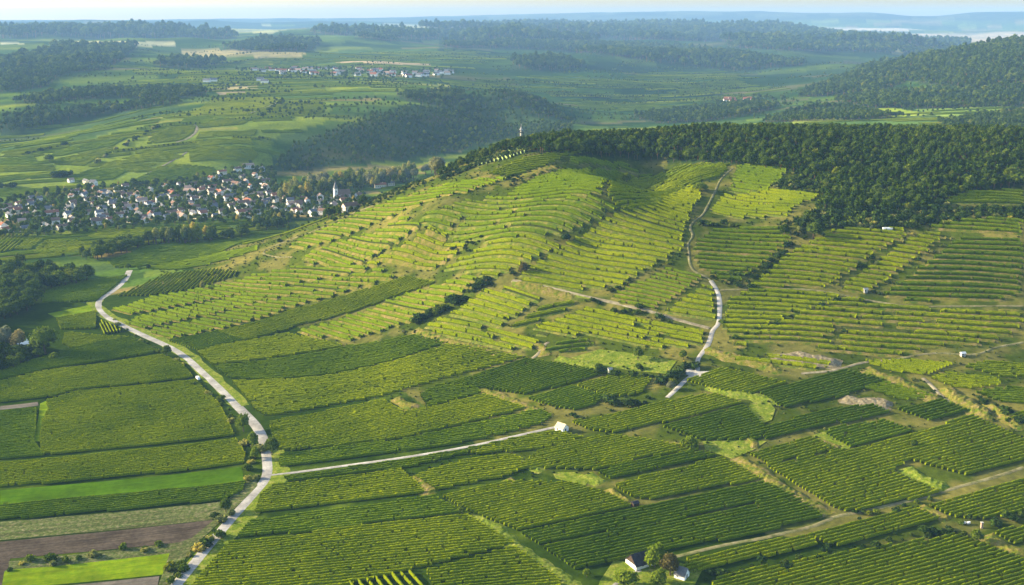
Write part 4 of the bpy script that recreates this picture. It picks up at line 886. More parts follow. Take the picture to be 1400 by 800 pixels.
LINES = [ # photo line, count, height range, kinds, label
 ([(563,443),(580,437),(600,430),(610,420),(640,403),(663,388)], 30, (4, 7), ['bush_dark', 'bush_dark', 'bush_mid'], 'dark bush in the slanting hedge between the stepped vineyards'),
 ([(232,806),(240,785),(262,755),(290,735),(312,705)], 26, (2.5, 4.5), ['bush_mid', 'bush_olive', 'bush_dark'], 'roadside bush left of the gravel road in the lower left'),
 ([(340,605),(347,625),(345,640),(350,658)], 8, (3, 5), ['bush_olive', 'bush_mid'], 'bush on the verge left of the gravel road fork'),
 ([(15,774),(60,770),(105,766),(150,757),(240,742)], 15, (2.2, 4), ['bush_olive', 'bush_mid'], 'shrub in the row above the bright bottom left meadow'),
 ([(150,440),(175,455),(205,470),(222,488),(245,500)], 12, (1.8, 3.2), ['bush_mid', 'bush_olive'], 'shrub on the bank below the upper gravel road'),
 ([(262,518),(285,535),(305,560),(320,580)], 14, (2, 4), ['bush_mid', 'bush_olive'], 'shrub on the strip left of the middle gravel road'),
 ([(563,453),(600,466),(650,478),(700,490),(722,491)], 20, (1.5, 2.6), ['bush_dark', 'bush_olive'], 'low shrub on the dry wall above the dark vineyards'),
 ([(802,412),(830,424),(862,424),(885,432),(935,446)], 26, (2.2, 4), ['bush_dark', 'bush_mid'], 'dark shrub below the pale dirt track'),
 ([(820,506),(860,512),(900,517),(925,522)], 16, (2.5, 5), ['bush_dark', 'bush_mid'], 'bush behind the stone hut'),
 ([(900,525),(925,512),(945,500)], 8, (3.5, 6), ['bush_dark'], 'dark bush at the lower gravel path junction'),
 ([(832,548),(852,555),(885,548)], 9, (3, 5), ['bush_dark'], 'dark bush in the shaded hollow above the white hut'),
 ([(1172,712),(1200,703),(1240,694),(1275,684)], 16, (1.8, 3), ['bush_dark', 'bush_mid'], 'bush in the ditch under the lower right dirt track'),
 ([(962,789),(1040,777),(1120,758),(1200,745),(1260,733),(1310,724)], 34, (2, 3.4), ['bush_dark'], 'dark bush in the long ditch at the bottom right'),
 ([(1272,730),(1300,724),(1335,716),(1400,708)], 16, (2.2, 3.8), ['bush_dark', 'bush_mid'], 'bush around the white beehives'),
 ([(945,300),(960,308),(985,305),(1002,312)], 14, (2.5, 4), ['bush_dark', 'bush_mid'], 'bush where the winding path meets the banded terraces'),
 ([(1000,390),(1020,392),(1040,375),(1065,350),(1098,322)], 30, (2.5, 4.5), ['bush_dark'], 'dark bush in the hedge right of the banded terraces'),
 ([(1000,462),(1040,450),(1060,441),(1100,425),(1152,408)], 22, (1.8, 3.2), ['bush_dark', 'bush_mid'], 'bush along the upper edge of the curved terraces'),
 ([(1140,398),(1180,368),(1245,322)], 18, (2, 3.4), ['bush_dark', 'bush_olive'], 'bush along the slanting track on the right slope'),
 ([(1190,402),(1225,378),(1262,352),(1300,326)], 18, (2, 3), ['bush_dark', 'bush_olive'], 'bush along the farther slanting track on the right slope'),
 ([(350,438),(396,424),(485,398),(557,377)], 11, (1.4, 2.6), ['bush_dark'], 'low dark bush along the lower diagonal track'),
 ([(235,433),(300,421),(400,396),(480,378)], 9, (1.2, 2.4), ['bush_dark', 'bush_olive'], 'small bush between the short terraced plots'),
 ([(380,332),(440,303),(500,273),(560,250),(620,230),(690,203)], 46, (2.2, 4), ['bush_mid', 'bush_dark', 'bush_olive'], 'bush on the crest of the left ridge'),
 ([(772,331),(800,311),(840,289),(862,280),(905,262)], 24, (2, 3.8), ['bush_mid', 'bush_dark'], 'bush along the lower rim of the gully'),
 ([(700,380),(725,370),(745,350)], 10, (2, 3.4), ['bush_dark'], 'bush beside the curved slope track'),
 ([(822,405),(850,393),(880,374),(940,346)], 22, (1.6, 3), ['bush_dark'], 'dark low bush between long terraces and winding path'),
 ([(495,363),(540,336),(590,309)], 14, (1.8, 3), ['bush_mid', 'bush_dark'], 'bush on the dark diagonal of the left slope'),
 ([(1370,560),(1385,572),(1400,582)], 6, (3, 5), ['bush_dark'], 'bush at the right edge under the dry bank'),
 ([(985,440),(1000,452),(988,466)], 7, (1.8, 3), ['bush_mid'], 'shrub on the outer side of the path bend'),
 ([(780,568),(800,574),(815,580)], 5, (2, 3), ['bush_mid', 'bush_dark'], 'bush just right of the white hut'),
 ([(1185,455),(1120,452),(1260,462)], 5, (1.6, 2.6), ['bush_dark'], 'bush on the curved terrace banks'),
 ([(75,240),(85,243),(97,241)], 8, (7, 10), ['bush_dark'], 'dark tree like bush above the lone white farm'),
 ([(130,224),(160,205),(190,188),(217,174)], 24, (5, 8), ['bush_dark', 'bush_olive'], 'bush on the wooded ledge of the far spur'),
 ([(30,213),(60,206),(100,196)], 10, (5, 7), ['bush_dark'], 'bush on the crest of the far spur'),
 ([(355,160),(372,150),(385,139)], 10, (5, 8), ['bush_dark'], 'bush along the far field lane'),
 ([(0,257),(20,255)], 5, (7, 9), ['bush_dark'], 'dark bush left of the lone white farm'),
]
BU = []
for pl, n, hr, kinds, label in LINES:
    P = ground(pl); P = resample(P, np.hypot(*np.diff(P, axis=0).T).sum()/max(n-1, 1))
    for x, y in P:
        if n > 12 and rng.random() < .22: continue
        BU.append((x+rng.normal(0, 2.0), y+rng.normal(0, 2.4), rng.uniform(hr[0]*.6, hr[1]*1.05), kinds[int(rng.integers(len(kinds)))], label))
BU.sort(key=lambda b: math.hypot(b[0], b[1])/b[2]); bp = []
for x, y, h, k, label in BU[:296]:
    o = tree(k, x, y, h, label, label.replace('bush ', 'bushes ', 1).replace('shrub ', 'shrubs ', 1), 'bush', wide=rng.uniform(.9, 1.4), whole=True)
    if len(bp) < 12: bp.append(o)
rest = np.array([(b[0], b[1]) for b in BU[296:]]); scs = np.array([b[2]/3.0 for b in BU[296:]])
SCR = [([(1085,308),(1112,290),(1150,288),(1244,291),(1292,276),(1300,285),(1255,312),(1150,314)], 4.0, 1.5), ([(290,378),(360,346),(420,318),(520,269),(560,251),(545,268),(440,314),(400,335),(365,352),(320,380)], 8, .6), ([(1085,302),(1125,288),(1200,309),(1250,309),(1290,290),(1330,283),(1400,285),(1400,300),(1300,305),(1245,314),(1150,312),(1090,318)], 4.2, 1.1),
 ([(608,330),(640,318),(660,325),(650,345),(612,345)], 5, .8), ([(690,240),(730,222),(778,232),(740,255),(700,262)], 6, .7), ([(968,380),(1030,366),(1035,372),(1000,392)], 4, .9),
 ([(596,245),(640,224),(700,198),(726,196),(735,206),(712,210),(650,228),(610,247)], 4.2, 1.1), ([(430,312),(560,249),(600,245),(560,262),(480,292)], 7, .8),
 ([(1055,228),(1095,236),(1130,262),(1110,268),(1060,262),(1055,255),(1085,240)], 4.5, 1.0), ([(1105,312),(1075,318),(1040,330),(1075,300)], 5, .9),
 ([(245,388),(300,372),(345,372),(300,380)], 7, .8), ([(1330,540),(1370,556),(1400,575),(1400,590),(1350,570)], 6, .7), ([(1225,512),(1262,522),(1290,545),(1262,540)], 6, .5)]
q = []; s_ = []
for poly, sp, sc in SCR:
    p = sample_px(poly, sp, 400, 1300, vis=3); q.append(p); s_.append(rng.uniform(.6, 1.4, len(p))*sc)
q.append(rest); s_.append(scs); q = np.concatenate(q); s_ = np.concatenate(s_); print('scrub', len(q))
scatter('scrub', q, s_, bp, 'low scrub and bushes on banks and slopes')

# rough tufts and low shrubs on every bank and gap the vines leave free
used = [ground(grow(r[1], 2)) for r in TB+VY]; gx, gy = np.meshgrid(np.arange(-330, 480, 5.0), np.arange(520, 1110, 5.0))
gx = (gx+rng.uniform(-2.4, 2.4, gx.shape)).ravel(); gy = (gy+rng.uniform(-2.4, 2.4, gy.shape)).ravel(); gz = H(gx, gy); gu, gv = project(gx, gy, gz)
free = (gz > 4) & visible(gx, gy, gz+2) & (gu > -30) & (gu < 1430) & ~inside(FOREST, gu, gv)
for q_ in used: free &= ~inside(q_, gx, gy)
for r_ in (R1, R2, R3, [(982,398),(1069,395),(1187,411),(1244,420),(1400,419)], [(924,761),(999,743),(1109,721),(1170,702),(1313,665),(1400,639)], [(700,384),(800,406),(935,440),(970,449)]):
    for a_ in resample(ground(r_), 4): free &= (gx-a_[0])**2+(gy-a_[1])**2 > 5.5**2
free &= rng.random(len(gx)) < .62; tq_ = np.stack([gx[free], gy[free]], 1); print('tufts', len(tq_))
scatter('bank_scrub', tq_, rng.uniform(.12, .5, len(tq_))**1.0, bp, 'rough grass tufts and low shrubs between the vineyards')

# ------------------------------------------------------------------ buildings
M['white'] = mat_surface('white_plaster', (.70, .69, .66), (.80, .79, .76), .4)
M['cream'] = mat_surface('cream_plaster', (.60, .54, .42), (.68, .61, .48), .4)
M['red_tile'] = mat_surface('red_roof_tile', (.24, .10, .065), (.34, .15, .09), .8)
M['brown_tile'] = mat_surface('brown_roof_tile', (.16, .10, .075), (.23, .15, .11), .8)
M['grey_tile'] = mat_surface('grey_roof_slate', (.12, .12, .125), (.19, .19, .195), .8)
M['pink_tile'] = mat_surface('faded_roof_tile', (.34, .23, .18), (.42, .30, .23), .8)
M['cream_tile'] = mat_surface('pale_roof_sheet', (.50, .42, .28), (.58, .50, .34), .8)
M['dark_roof'] = mat_surface('dark_roof_sheet', (.035, .035, .042), (.06, .058, .065), .8)
M['dark_wood'] = mat_surface('dark_boards', (.05, .035, .025), (.09, .065, .045), 2)
M['stone'] = mat_surface('grey_stone', (.30, .28, .25), (.46, .44, .40), 1.5)
M['glass'] = mat_surface('dark_window', (.02, .025, .03), (.03, .035, .04), 1, rough=.2)
M['steel'] = mat_surface('dark_steel', (.04, .05, .06), (.07, .08, .09), 2, rough=.5)
def boxes(bl):
    """bl: list of (x0,x1,y0,y1,z0,z1)"""
    V = []; F = []
    for i, (x0, x1, y0, y1, z0, z1) in enumerate(bl):
        V += [(x0,y0,z0),(x1,y0,z0),(x1,y1,z0),(x0,y1,z0),(x0,y0,z1),(x1,y0,z1),(x1,y1,z1),(x0,y1,z1)]; k = 8*i
        F += [(k+3,k+2,k+1,k),(k+4,k+5,k+6,k+7),(k,k+1,k+5,k+4),(k+1,k+2,k+6,k+5),(k+2,k+3,k+7,k+6),(k+3,k,k+4,k+7)]
    return np.array(V, float), np.array(F)
def gable_wall(l, w, h, rise):
    a, b = l/2, w/2
    V = np.array([(-a,-b,-1.5),(a,-b,-1.5),(a,b,-1.5),(-a,b,-1.5),(-a,-b,h),(a,-b,h),(a,b,h),(-a,b,h),(-a,0,h+rise),(a,0,h+rise)], float)
    return V, [np.array([(0,1,5,4),(2,3,7,6),(3,2,1,0)]), np.array([(1,2,6),(1,6,5),(3,0,4),(3,4,7),(5,6,9),(7,4,8)])]
def gable_roof(l, w, h, rise, oh=.45, th=.22):
    a, b = l/2+oh, w/2+oh; dz = rise*oh/(w/2)
    P = [(-b, h-dz), (0, h+rise), (b, h-dz), (b, h-dz+th), (0, h+rise+th*1.3), (-b, h-dz+th)]
    V = np.array([(x, y, z+.03) for x in (-a, a) for y, z in P]); F = [(i, i+6, (i+1) % 6+6, (i+1) % 6) for i in range(6)]+[(0,1,4,5),(1,2,3,4),(11,10,7,6),(10,9,8,7)]
    return V, np.array(F)[:, ::-1]
HC = {}
def house_parts(l, w, h, rise, wm, rm, win=True):
    key = (l, w, h, rise, wm, rm)
    if key not in HC:
        v, f = gable_wall(l, w, h, rise); a = mesh_np('wall', v, f, M[wm]); v, f = gable_roof(l, w, h, rise); b = mesh_np('roof', v, f, M[rm])
        v, f = boxes([(l*.2, l*.2+.8, .3, 1.1, h+rise*.4, h+rise+.9)]); c = mesh_np('chimney', v, f, M['cream'])
        bl = []; n = max(2, int(l/3.2))
        for i in range(n):
            x = -l/2+(i+.5)*l/n
            for s in (-1, 1): bl.append((x-.5, x+.5, *sorted((s*(w/2-.05), s*(w/2+.04))), h*.42, h*.42+1.2))
        for s in (-1, 1):
            for y in (-w*.22, w*.22): bl.append((*sorted((s*(l/2-.05), s*(l/2+.04))), y-.45, y+.45, h*.42, h*.42+1.2))
        v, f = boxes(bl); d = mesh_np('window', v, f, M['glass']); out = tuple(o.data for o in (a, b, c, d))
        for o in (a, b, c, d): bpy.data.objects.remove(o)
        HC[key] = out
    return HC[key]
def house(x, y, rz, dims, wm, rm, label, group=None, name='house', chim=True, z=None):
    root = empty(name, (x, y, float(H(x, y)) if z is None else z), rz); tag(root, label, 'house', group)
    a, b, c, d = house_parts(*dims, wm, rm); link('wall', a, parent=root); r = link('roof', b, parent=root); link('window', d, parent=root)['kind'] = 'stuff'
    if chim: link('chimney', c, parent=r)
    return root
DIMS = [(8., 6., 3.8, 2.2), (10., 6.5, 4.2, 2.4), (13., 6., 4.4, 2.2), (7., 6., 5.4, 2.2), (9., 7.5, 5.8, 2.8), (16., 7., 5.0, 2.6)]
PLACED = []
def put_house(u, v, rm=None, wm=None, big=None):
    x, y = ground([(u, v)])[0]
    if any((x-a)**2+(y-b)**2 < 11.5**2 for a, b in PLACED): return False
    PLACED.append((x, y)); zone = 'left end of the village' if u < 130 else 'middle of the village' if u < 290 else 'upper right end of the village' if v < 262 and u < 400 else 'part of the village near the church'
    rm = rm or rng.choice(['red_tile', 'brown_tile', 'grey_tile', 'grey_tile', 'brown_tile', 'pink_tile']); wm = wm or ('cream' if rng.random() < .22 else 'white')
    rn = {'red_tile': 'red tiled', 'brown_tile': 'brown tiled', 'grey_tile': 'grey slate', 'pink_tile': 'faded pink'}[rm]
    house(x, y, .72+rng.choice([0, pi/2, 0])+rng.normal(0, .22), DIMS[int(rng.integers(6)) if big is None else big], wm, rm, f'{wm} house with {rn} roof in the {zone}', f'{wm} houses with {rn} roofs in the {zone}', chim=rng.random() < .6)
    return True
for u, v, rm in [(60,309,'grey_tile'),(100,306,'brown_tile'),(150,305,'red_tile'),(178,304,'grey_tile'),(192,302,'brown_tile'),(215,300,'grey_tile'),(35,296,'brown_tile'),(50,295,'grey_tile'),(165,285,'brown_tile'),(205,281,'red_tile'),(240,280,'grey_tile'),(262,284,'brown_tile'),(340,279,'red_tile'),(415,275,'red_tile'),(438,273,'pink_tile'),(470,279,'red_tile'),(441,287,'brown_tile'),(520,257,'red_tile'),(533,254,'grey_tile'),(299,244,'grey_tile'),(312,252,'brown_tile'),(325,234,'brown_tile'),(340,230,'pink_tile'),(97,249,'pink_tile'),(118,251,'grey_tile'),(128,254,'grey_tile'),(185,272,'brown_tile'),(235,268,'red_tile')]:
    put_house(u, v, rm)
VILL = [(0,322),(0,286),(40,272),(100,263),(150,258),(230,256),(280,247),(300,238),(345,228),(366,236),(372,256),(400,272),(470,272),(490,268),(492,284),(455,296),(400,299),(330,300),(270,300),(215,304),(110,314)]
vq = sample_px(VILL, 11.5, 1100, 2200, vis=2); vq = vq[rng.permutation(len(vq))]; nh = 0
for x, y in vq:
    if nh > 175: break
    u, v = project(x, y, H(x, y)); dens = .8 if u > 130 else .6
    if rng.random() < dens and put_house(float(u), float(v)): nh += 1
print('houses', nh, len(PLACED))
# garden trees
tq = sample_px([(0,330),(0,280),(40,268),(150,254),(230,250),(290,240),(345,224),(375,232),(380,255),(400,268),(500,266),(500,286),(455,300),(330,306),(215,312),(110,322)], 11, 1000, 2200, vis=4)
tq = tq[rng.permutation(len(tq))]; ng_ = 0; restt = []
for x, y in tq:
    if any((x-a)**2+(y-b)**2 < 7.5**2 for a, b in PLACED): continue
    if ng_ < 200: tree(['round', 'round', 'gold'][int(rng.integers(3))], x, y, rng.uniform(6, 11), 'garden tree between the houses of the village', 'garden trees of the village', 'garden_tree', whole=True); ng_ += 1
    else: restt.append((x, y))
if restt: restt = np.array(restt); scatter('garden_greenery', restt, rng.uniform(.7, 1.2, len(restt)), protos, 'garden greenery between the village houses')
# far village: single small houses
fq = []
FV = [(322,96),(360,94),(420,93),(470,95),(560,97),(620,98),(622,102),(560,106),(500,107),(440,104),(360,102)]
q = sample_px(FV, 30, 2000, 5000, vis=3, jit=.48); q = q[rng.permutation(len(q))][:62]
def far_house(x, y, wm, rm, label, group, dims=(18., 10., 6., 4.)):
    key = ('far', wm, rm, dims)
    if key not in HC:
        v, f = gable_wall(*dims); v2, f2 = gable_roof(*dims); nf = sum(len(k) for k in f)
        o = mesh_np('far_house', np.concatenate([v, v2]), [f[0], f2+len(v), f[1]], [M[wm], M[rm]], fmat=[0]*len(f[0])+[1]*len(f2)+[0]*len(f[1])); HC[key] = o.data; bpy.data.objects.remove(o)
    o = link('house', HC[key], (x, y, float(H(x, y))), rng.uniform(-.3, .6)); tag(o, label, 'house', group)
for x, y in q: far_house(x, y, 'white', str(rng.choice(['red_tile', 'grey_tile', 'pink_tile'])), 'tiny pale house in the far village on the plateau', 'houses of the far village')
q = sample_px([(322,93),(622,95),(622,108),(500,112),(322,104)], 26, 2000, 5000, vis=3); q = q[rng.permutation(len(q))][:260]; scatter('far_village_trees', q, rng.uniform(.9, 1.5, len(q)), protos, 'trees around the far village houses')
for u, v, lab in [(283,113,'left white barn beside the pale far field'),(292,112,'second white barn beside the pale far field'),(356,111,'white farm building at the right end of the pale far field'),(362,114,'small white shed right of the pale far field')]:
    x, y = ground([(u, v)], 1400)[0]; far_house(x, y, 'white', 'grey_tile', lab, None)
q = sample_px([(985,138),(1030,134),(1035,148),(990,152)], 38, 1900, 4200, vis=3)[:18]
for x, y in q: far_house(x, y, 'white', 'red_tile', 'tiny house of the hazy hamlet in the right hand valley', 'houses of the hazy valley hamlet')
q = sample_px([(940,150),(1040,130),(1100,140),(1000,160)], 30, 1900, 4200, vis=3)[:120]
if len(q): scatter('hamlet_trees', q, rng.uniform(1., 1.6, len(q)), protos, 'trees around the hazy valley hamlet')

# church with steeple
cx, cy = ground([(470, 273)])[0]; ch = empty('church', (cx, cy, float(H(cx, cy))), .5); tag(ch, 'white village church with pointed steeple in front of golden poplars', 'church')
v, f = gable_wall(17., 9., 8., 6.); mesh_np('nave', v, f, M['white'], ch); v, f = gable_roof(17., 9., 8., 6.); mesh_np('nave_roof', v, f, M['brown_tile'], ch)
v, f = boxes([(-13.5, -8.6, -2.5, 2.5, -1.5, 16)]); tw = mesh_np('tower', v, f, M['white'], ch)
v = np.array([(-13.8,-2.8,16.02),(-8.3,-2.8,16.02),(-8.3,2.8,16.02),(-13.8,2.8,16.02),(-11.05,0,26)]); mesh_np('spire', v, [np.array([(3,2,1,0)]), np.array([(0,1,4),(1,2,4),(2,3,4),(3,0,4)])], M['grey_tile'], ch)
v, f = boxes([(-13.54,-13.4,-.6,.6,11,13.4),(-11.7,-10.5,-2.55,-2.4,11,13.4),(-11.7,-10.5,2.4,2.55,11,13.4)]); mesh_np('belfry_opening', v, f, M['glass'], tw)['kind'] = 'stuff'
v, f = boxes([(x-.5, x+.5, -4.55, -4.42, 2.5, 6) for x in (-5, -1.5, 2, 5.5)]+[(x-.5, x+.5, 4.42, 4.55, 2.5, 6) for x in (-5, -1.5, 2, 5.5)]); mesh_np('window', v, f, M['glass'], ch)['kind'] = 'stuff'

# lookout tower on the hilltop
az = math.atan((712-700)/FPX/cos(PITCH)); rT = 1082.0; tx, ty = rT*sin(az), rT*cos(az); tz = float(H(tx, ty)); print('tower', project(tx, ty, tz), tz)
lt = empty('lookout_tower', (tx, ty, tz)); tag(lt, 'slim white lookout tower with dark platform and pointed top above the wood', 'tower')
def lathe(prof, n=12):
    t = np.arange(n)*2*pi/n; V = np.concatenate([np.stack([r*np.cos(t), r*np.sin(t), np.full(n, z_)], 1) for r, z_ in prof]); F = []
    for k in range(len(prof)-1):
        for i in range(n): F.append((k*n+i, k*n+(i+1) % n, (k+1)*n+(i+1) % n, (k+1)*n+i))
    return V, np.array(F)
TS = 1.0
v, f = lathe([(1.05,-3),(1.05,13.5),(.02,17.02)]); mesh_np('shaft', v, f, M['cream'], lt)
v, f = lathe([(.6,13),(3.2,13.5),(3.3,13.8),(.6,13.9)]); mesh_np('platform', v, f, M['steel'], lt)
v, f = lathe([(3.1,14.9),(3.2,14.9),(3.2,15.02),(3.1,15.02),(3.1,14.9)]); rl = mesh_np('railing', v, f, M['steel'], lt)
v, f = boxes([(3.14*cos(a)-.06, 3.14*cos(a)+.06, 3.14*sin(a)-.06, 3.14*sin(a)+.06, 13.75, 14.9) for a in np.arange(12)*pi/6]); mesh_np('railing_post', v, f, M['steel'], rl)
v, f = lathe([(.7,13.8),(.7,16.2),(1.9,16.25),(.7,17.2),(.3,19),(.05,21.5),(.001,21.6)]); mesh_np('spire', v, f, M['stone'], lt)
v, f = lathe([(2.4,9.9),(2.4,10.2),(1.3,10.2),(1.3,9.9),(2.4,9.9)]); mesh_np('gallery', v, f, M['steel'], lt)

# white hut beside the lane
def hut(u, v_, rz, dims, wm, rm, label, name='hut', cat='hut', extra=None):
    x, y = ground([(u, v_)])[0]; r = empty(name, (x, y, float(H(x, y))), rz); tag(r, label, cat)
    l, w, h, rise = dims; v, f = gable_wall(*dims); w_ = mesh_np('wall', v, f, M[wm], r); v, f = gable_roof(*dims, oh=.3, th=.15); ro = mesh_np('roof', v, f, M[rm], r)
    v, f = boxes([(l/2-.05, l/2+.05, -.5, .5, 0, 2.0)]); mesh_np('door', v, f, M['dark_wood'], r)
    v, f = boxes([(-l*.2-.4, -l*.2+.4, -w/2-.05, -w/2+.05, 1.0, 1.9)]); mesh_np('window', v, f, M['glass'], r); return r
hut(768, 589, -.75, (5.6, 5.2, 2.3, 2.2), 'white', 'cream_tile', 'small white hut with pale pitched roof at the end of the straight lane')
fh = hut(878, 770, .5, (12, 8.0, 1.7, 3.8), 'white', 'dark_roof', 'farmhouse with steep near black roof beside the yellow trees', 'farmhouse', 'house')
wh = hut(932, 789, -.6, (4.8, 4.8, 1.9, 2.8), 'white', 'grey_tile', 'small white gabled cabin with a dark window right of the farm trees', 'cabin', 'cabin')
hut(868, 692, .55, (3.2, 2.4, 1.9, .5), 'dark_wood', 'dark_roof', 'little dark wooden shed at the foot of a dry bank', 'shed', 'shed')
hut(834, 512, .3, (2.2, 2.2, 3.4, .9), 'stone', 'stone', 'narrow pale stone hut at the edge of the dark vineyard', 'stone_hut', 'hut')
hut(1316, 487, .2, (2.6, 2.0, 2.0, .6), 'stone', 'white', 'tiny stone hut on the bank of the curved terraces', 'stone_hut', 'hut')
hut(1213, 315, .1, (6.5, 2.6, 1.6, .5), 'white', 'white', 'low white shelter under the wood by the round pale bush', 'shelter', 'hut')
hut(1183, 400, .2, (2.6, 2.2, 2.2, .8), 'stone', 'stone', 'small stone shelter beside the slanting track on the right slope', 'stone_hut', 'hut')
one('grey', 1192, 316, 4.5, 'round pale bush left of the low white shelter', 'bush')
for u, v_, lab, s in [(1318, 717, 'left white beehive box in the bushes near the right edge', 1.0), (1324, 717, 'right white beehive box in the bushes near the right edge', 1.25)]:
    x, y = ground([(u, v_)])[0]; r = empty('beehive', (x, y, float(H(x, y))), .4); tag(r, lab, 'beehive')
    v, f = boxes([(-.6*s, .6*s, -.4, .4, .35, 1.15)]); mesh_np('box', v, f, M['white'], r); v, f = boxes([(-.7*s, .7*s, -.48, .48, 1.16, 1.26)]); mesh_np('lid', v, f, M['white'], r)
    v, f = boxes([(x0, x0+.1, y0, y0+.1, -.2, .35) for x0 in (-.5, .4) for y0 in (-.35, .25)]); mesh_np('leg', v, f, M['dark_wood'], r)
x, y = ground([(1342, 722)])[0]; r = empty('wayside_post', (x, y, float(H(x, y)))); tag(r, 'short pale stone post with a cap right of the beehives', 'post')
v, f = boxes([(-.45, .45, -.45, .45, -.3, 2.6)]); mesh_np('shaft', v, f, M['pink_tile'], r); v, f = boxes([(-.6, .6, -.6, .6, 2.62, 2.9)]); mesh_np('cap', v, f, M['stone'], r)
# parked white van on the verge
x, y = ground([(271, 519)])[0]; a = ground([(259,492),(280,512)]); rz = math.atan2(*(a[1]-a[0])[::-1])
vn = empty('van', (x, y, float(H(x, y))), rz); tag(vn, 'white van parked on the left verge of the gravel road', 'van')
bm = bmesh.new(); bmesh.ops.create_cube(bm, size=1); bmesh.ops.scale(bm, vec=(4.9, 1.9, 1.5), verts=bm.verts); bmesh.ops.translate(bm, vec=(0, 0, 1.25), verts=bm.verts)
for v in bm.verts:
    if v.co.x > 2 and v.co.z > 1.5: v.co.x -= 1.1
bmesh.ops.bevel(bm, geom=bm.edges[:], offset=.12, segments=2, affect='EDGES'); me = bpy.data.meshes.new('body'); bm.to_mesh(me); bm.free(); me.materials.append(M['white']); link('body', me, parent=vn)
v, f = boxes([(-.2, 1.2, -.965, .965, 1.45, 1.85)]); mesh_np('window', v, f, M['glass'], vn)
for wx in (-1.5, 1.5):
    for wy in (-.9, .9):
        v, f = lathe([(.01,-.1),(.34,-.1),(.34,.1),(.01,.1)], 14); w_ = mesh_np('wheel', v, f, M['dark_wood'], vn); w_.location = (wx, wy, .34); w_.rotation_euler = (pi/2, 0, 0)
# river glimpse
wv = ground([(10,460),(24,458),(36,463),(42,470),(34,474),(18,470)]); v = np.concatenate([wv, np.full((len(wv), 1), .32)], 1)
rv = mesh_np('river', v, [np.array([(0, i, i+1) for i in range(1, len(wv)-1)])], M['water']); rv['kind'] = 'structure'

# ------------------------------------------------------------------ dry banks in the lower fields
def bank(px, w, h, label, mat='straw', seg=1.6):
    """earth bank along a photo line: steep lit face on the left, level top behind it"""
    P = resample(smooth_line(ground(px)), seg); t = np.gradient(P, axis=0); t /= np.linalg.norm(t, axis=1)[:, None]; nr = np.stack([-t[:, 1], t[:, 0]], 1)
    if nr[:, 0].mean() < 0: nr = -nr
    n = len(P); s = np.linspace(0, 1, n); env = np.clip(np.minimum(s, 1-s)*8, .08, 1); wv = w*(1+.5*vnoise(np.arange(n)*.17, np.zeros(n), 5)+.3*vnoise(np.arange(n)*.6, np.zeros(n), 6))
    prof = [(-.6, .02), (-.38, .25), (-.2, .62), (-.02, .95), (.2, 1.0), (.45, .75), (.7, .02)]
    X = np.stack([P+nr*(k*wv)[:, None]+rng.normal(0, .12, (n, 2)) for k, _ in prof], 1); Z = H(X[..., 0], X[..., 1])+np.stack([q_*h*.5*env*(1+rng.uniform(-.18, .18, n)) for _, q_ in prof], 1)-.04
    K = len(prof); V = np.concatenate([X, Z[..., None]], 2).reshape(-1, 3); ix = np.arange(n*K).reshape(n, K)
    F = np.stack([ix[:-1, :-1], ix[:-1, 1:], ix[1:, 1:], ix[1:, :-1]], -1).reshape(-1, 4)
    d = np.cross(V[F[0][1]]-V[F[0][0]], V[F[0][3]]-V[F[0][0]])
    if d[2] < 0: F = F[:, ::-1]
    o = mesh_np('earth_bank', V, F, M[mat], origin=(P[0, 0], P[0, 1], float(H(*P[0])))); tag(o, label, 'earth bank'); return o
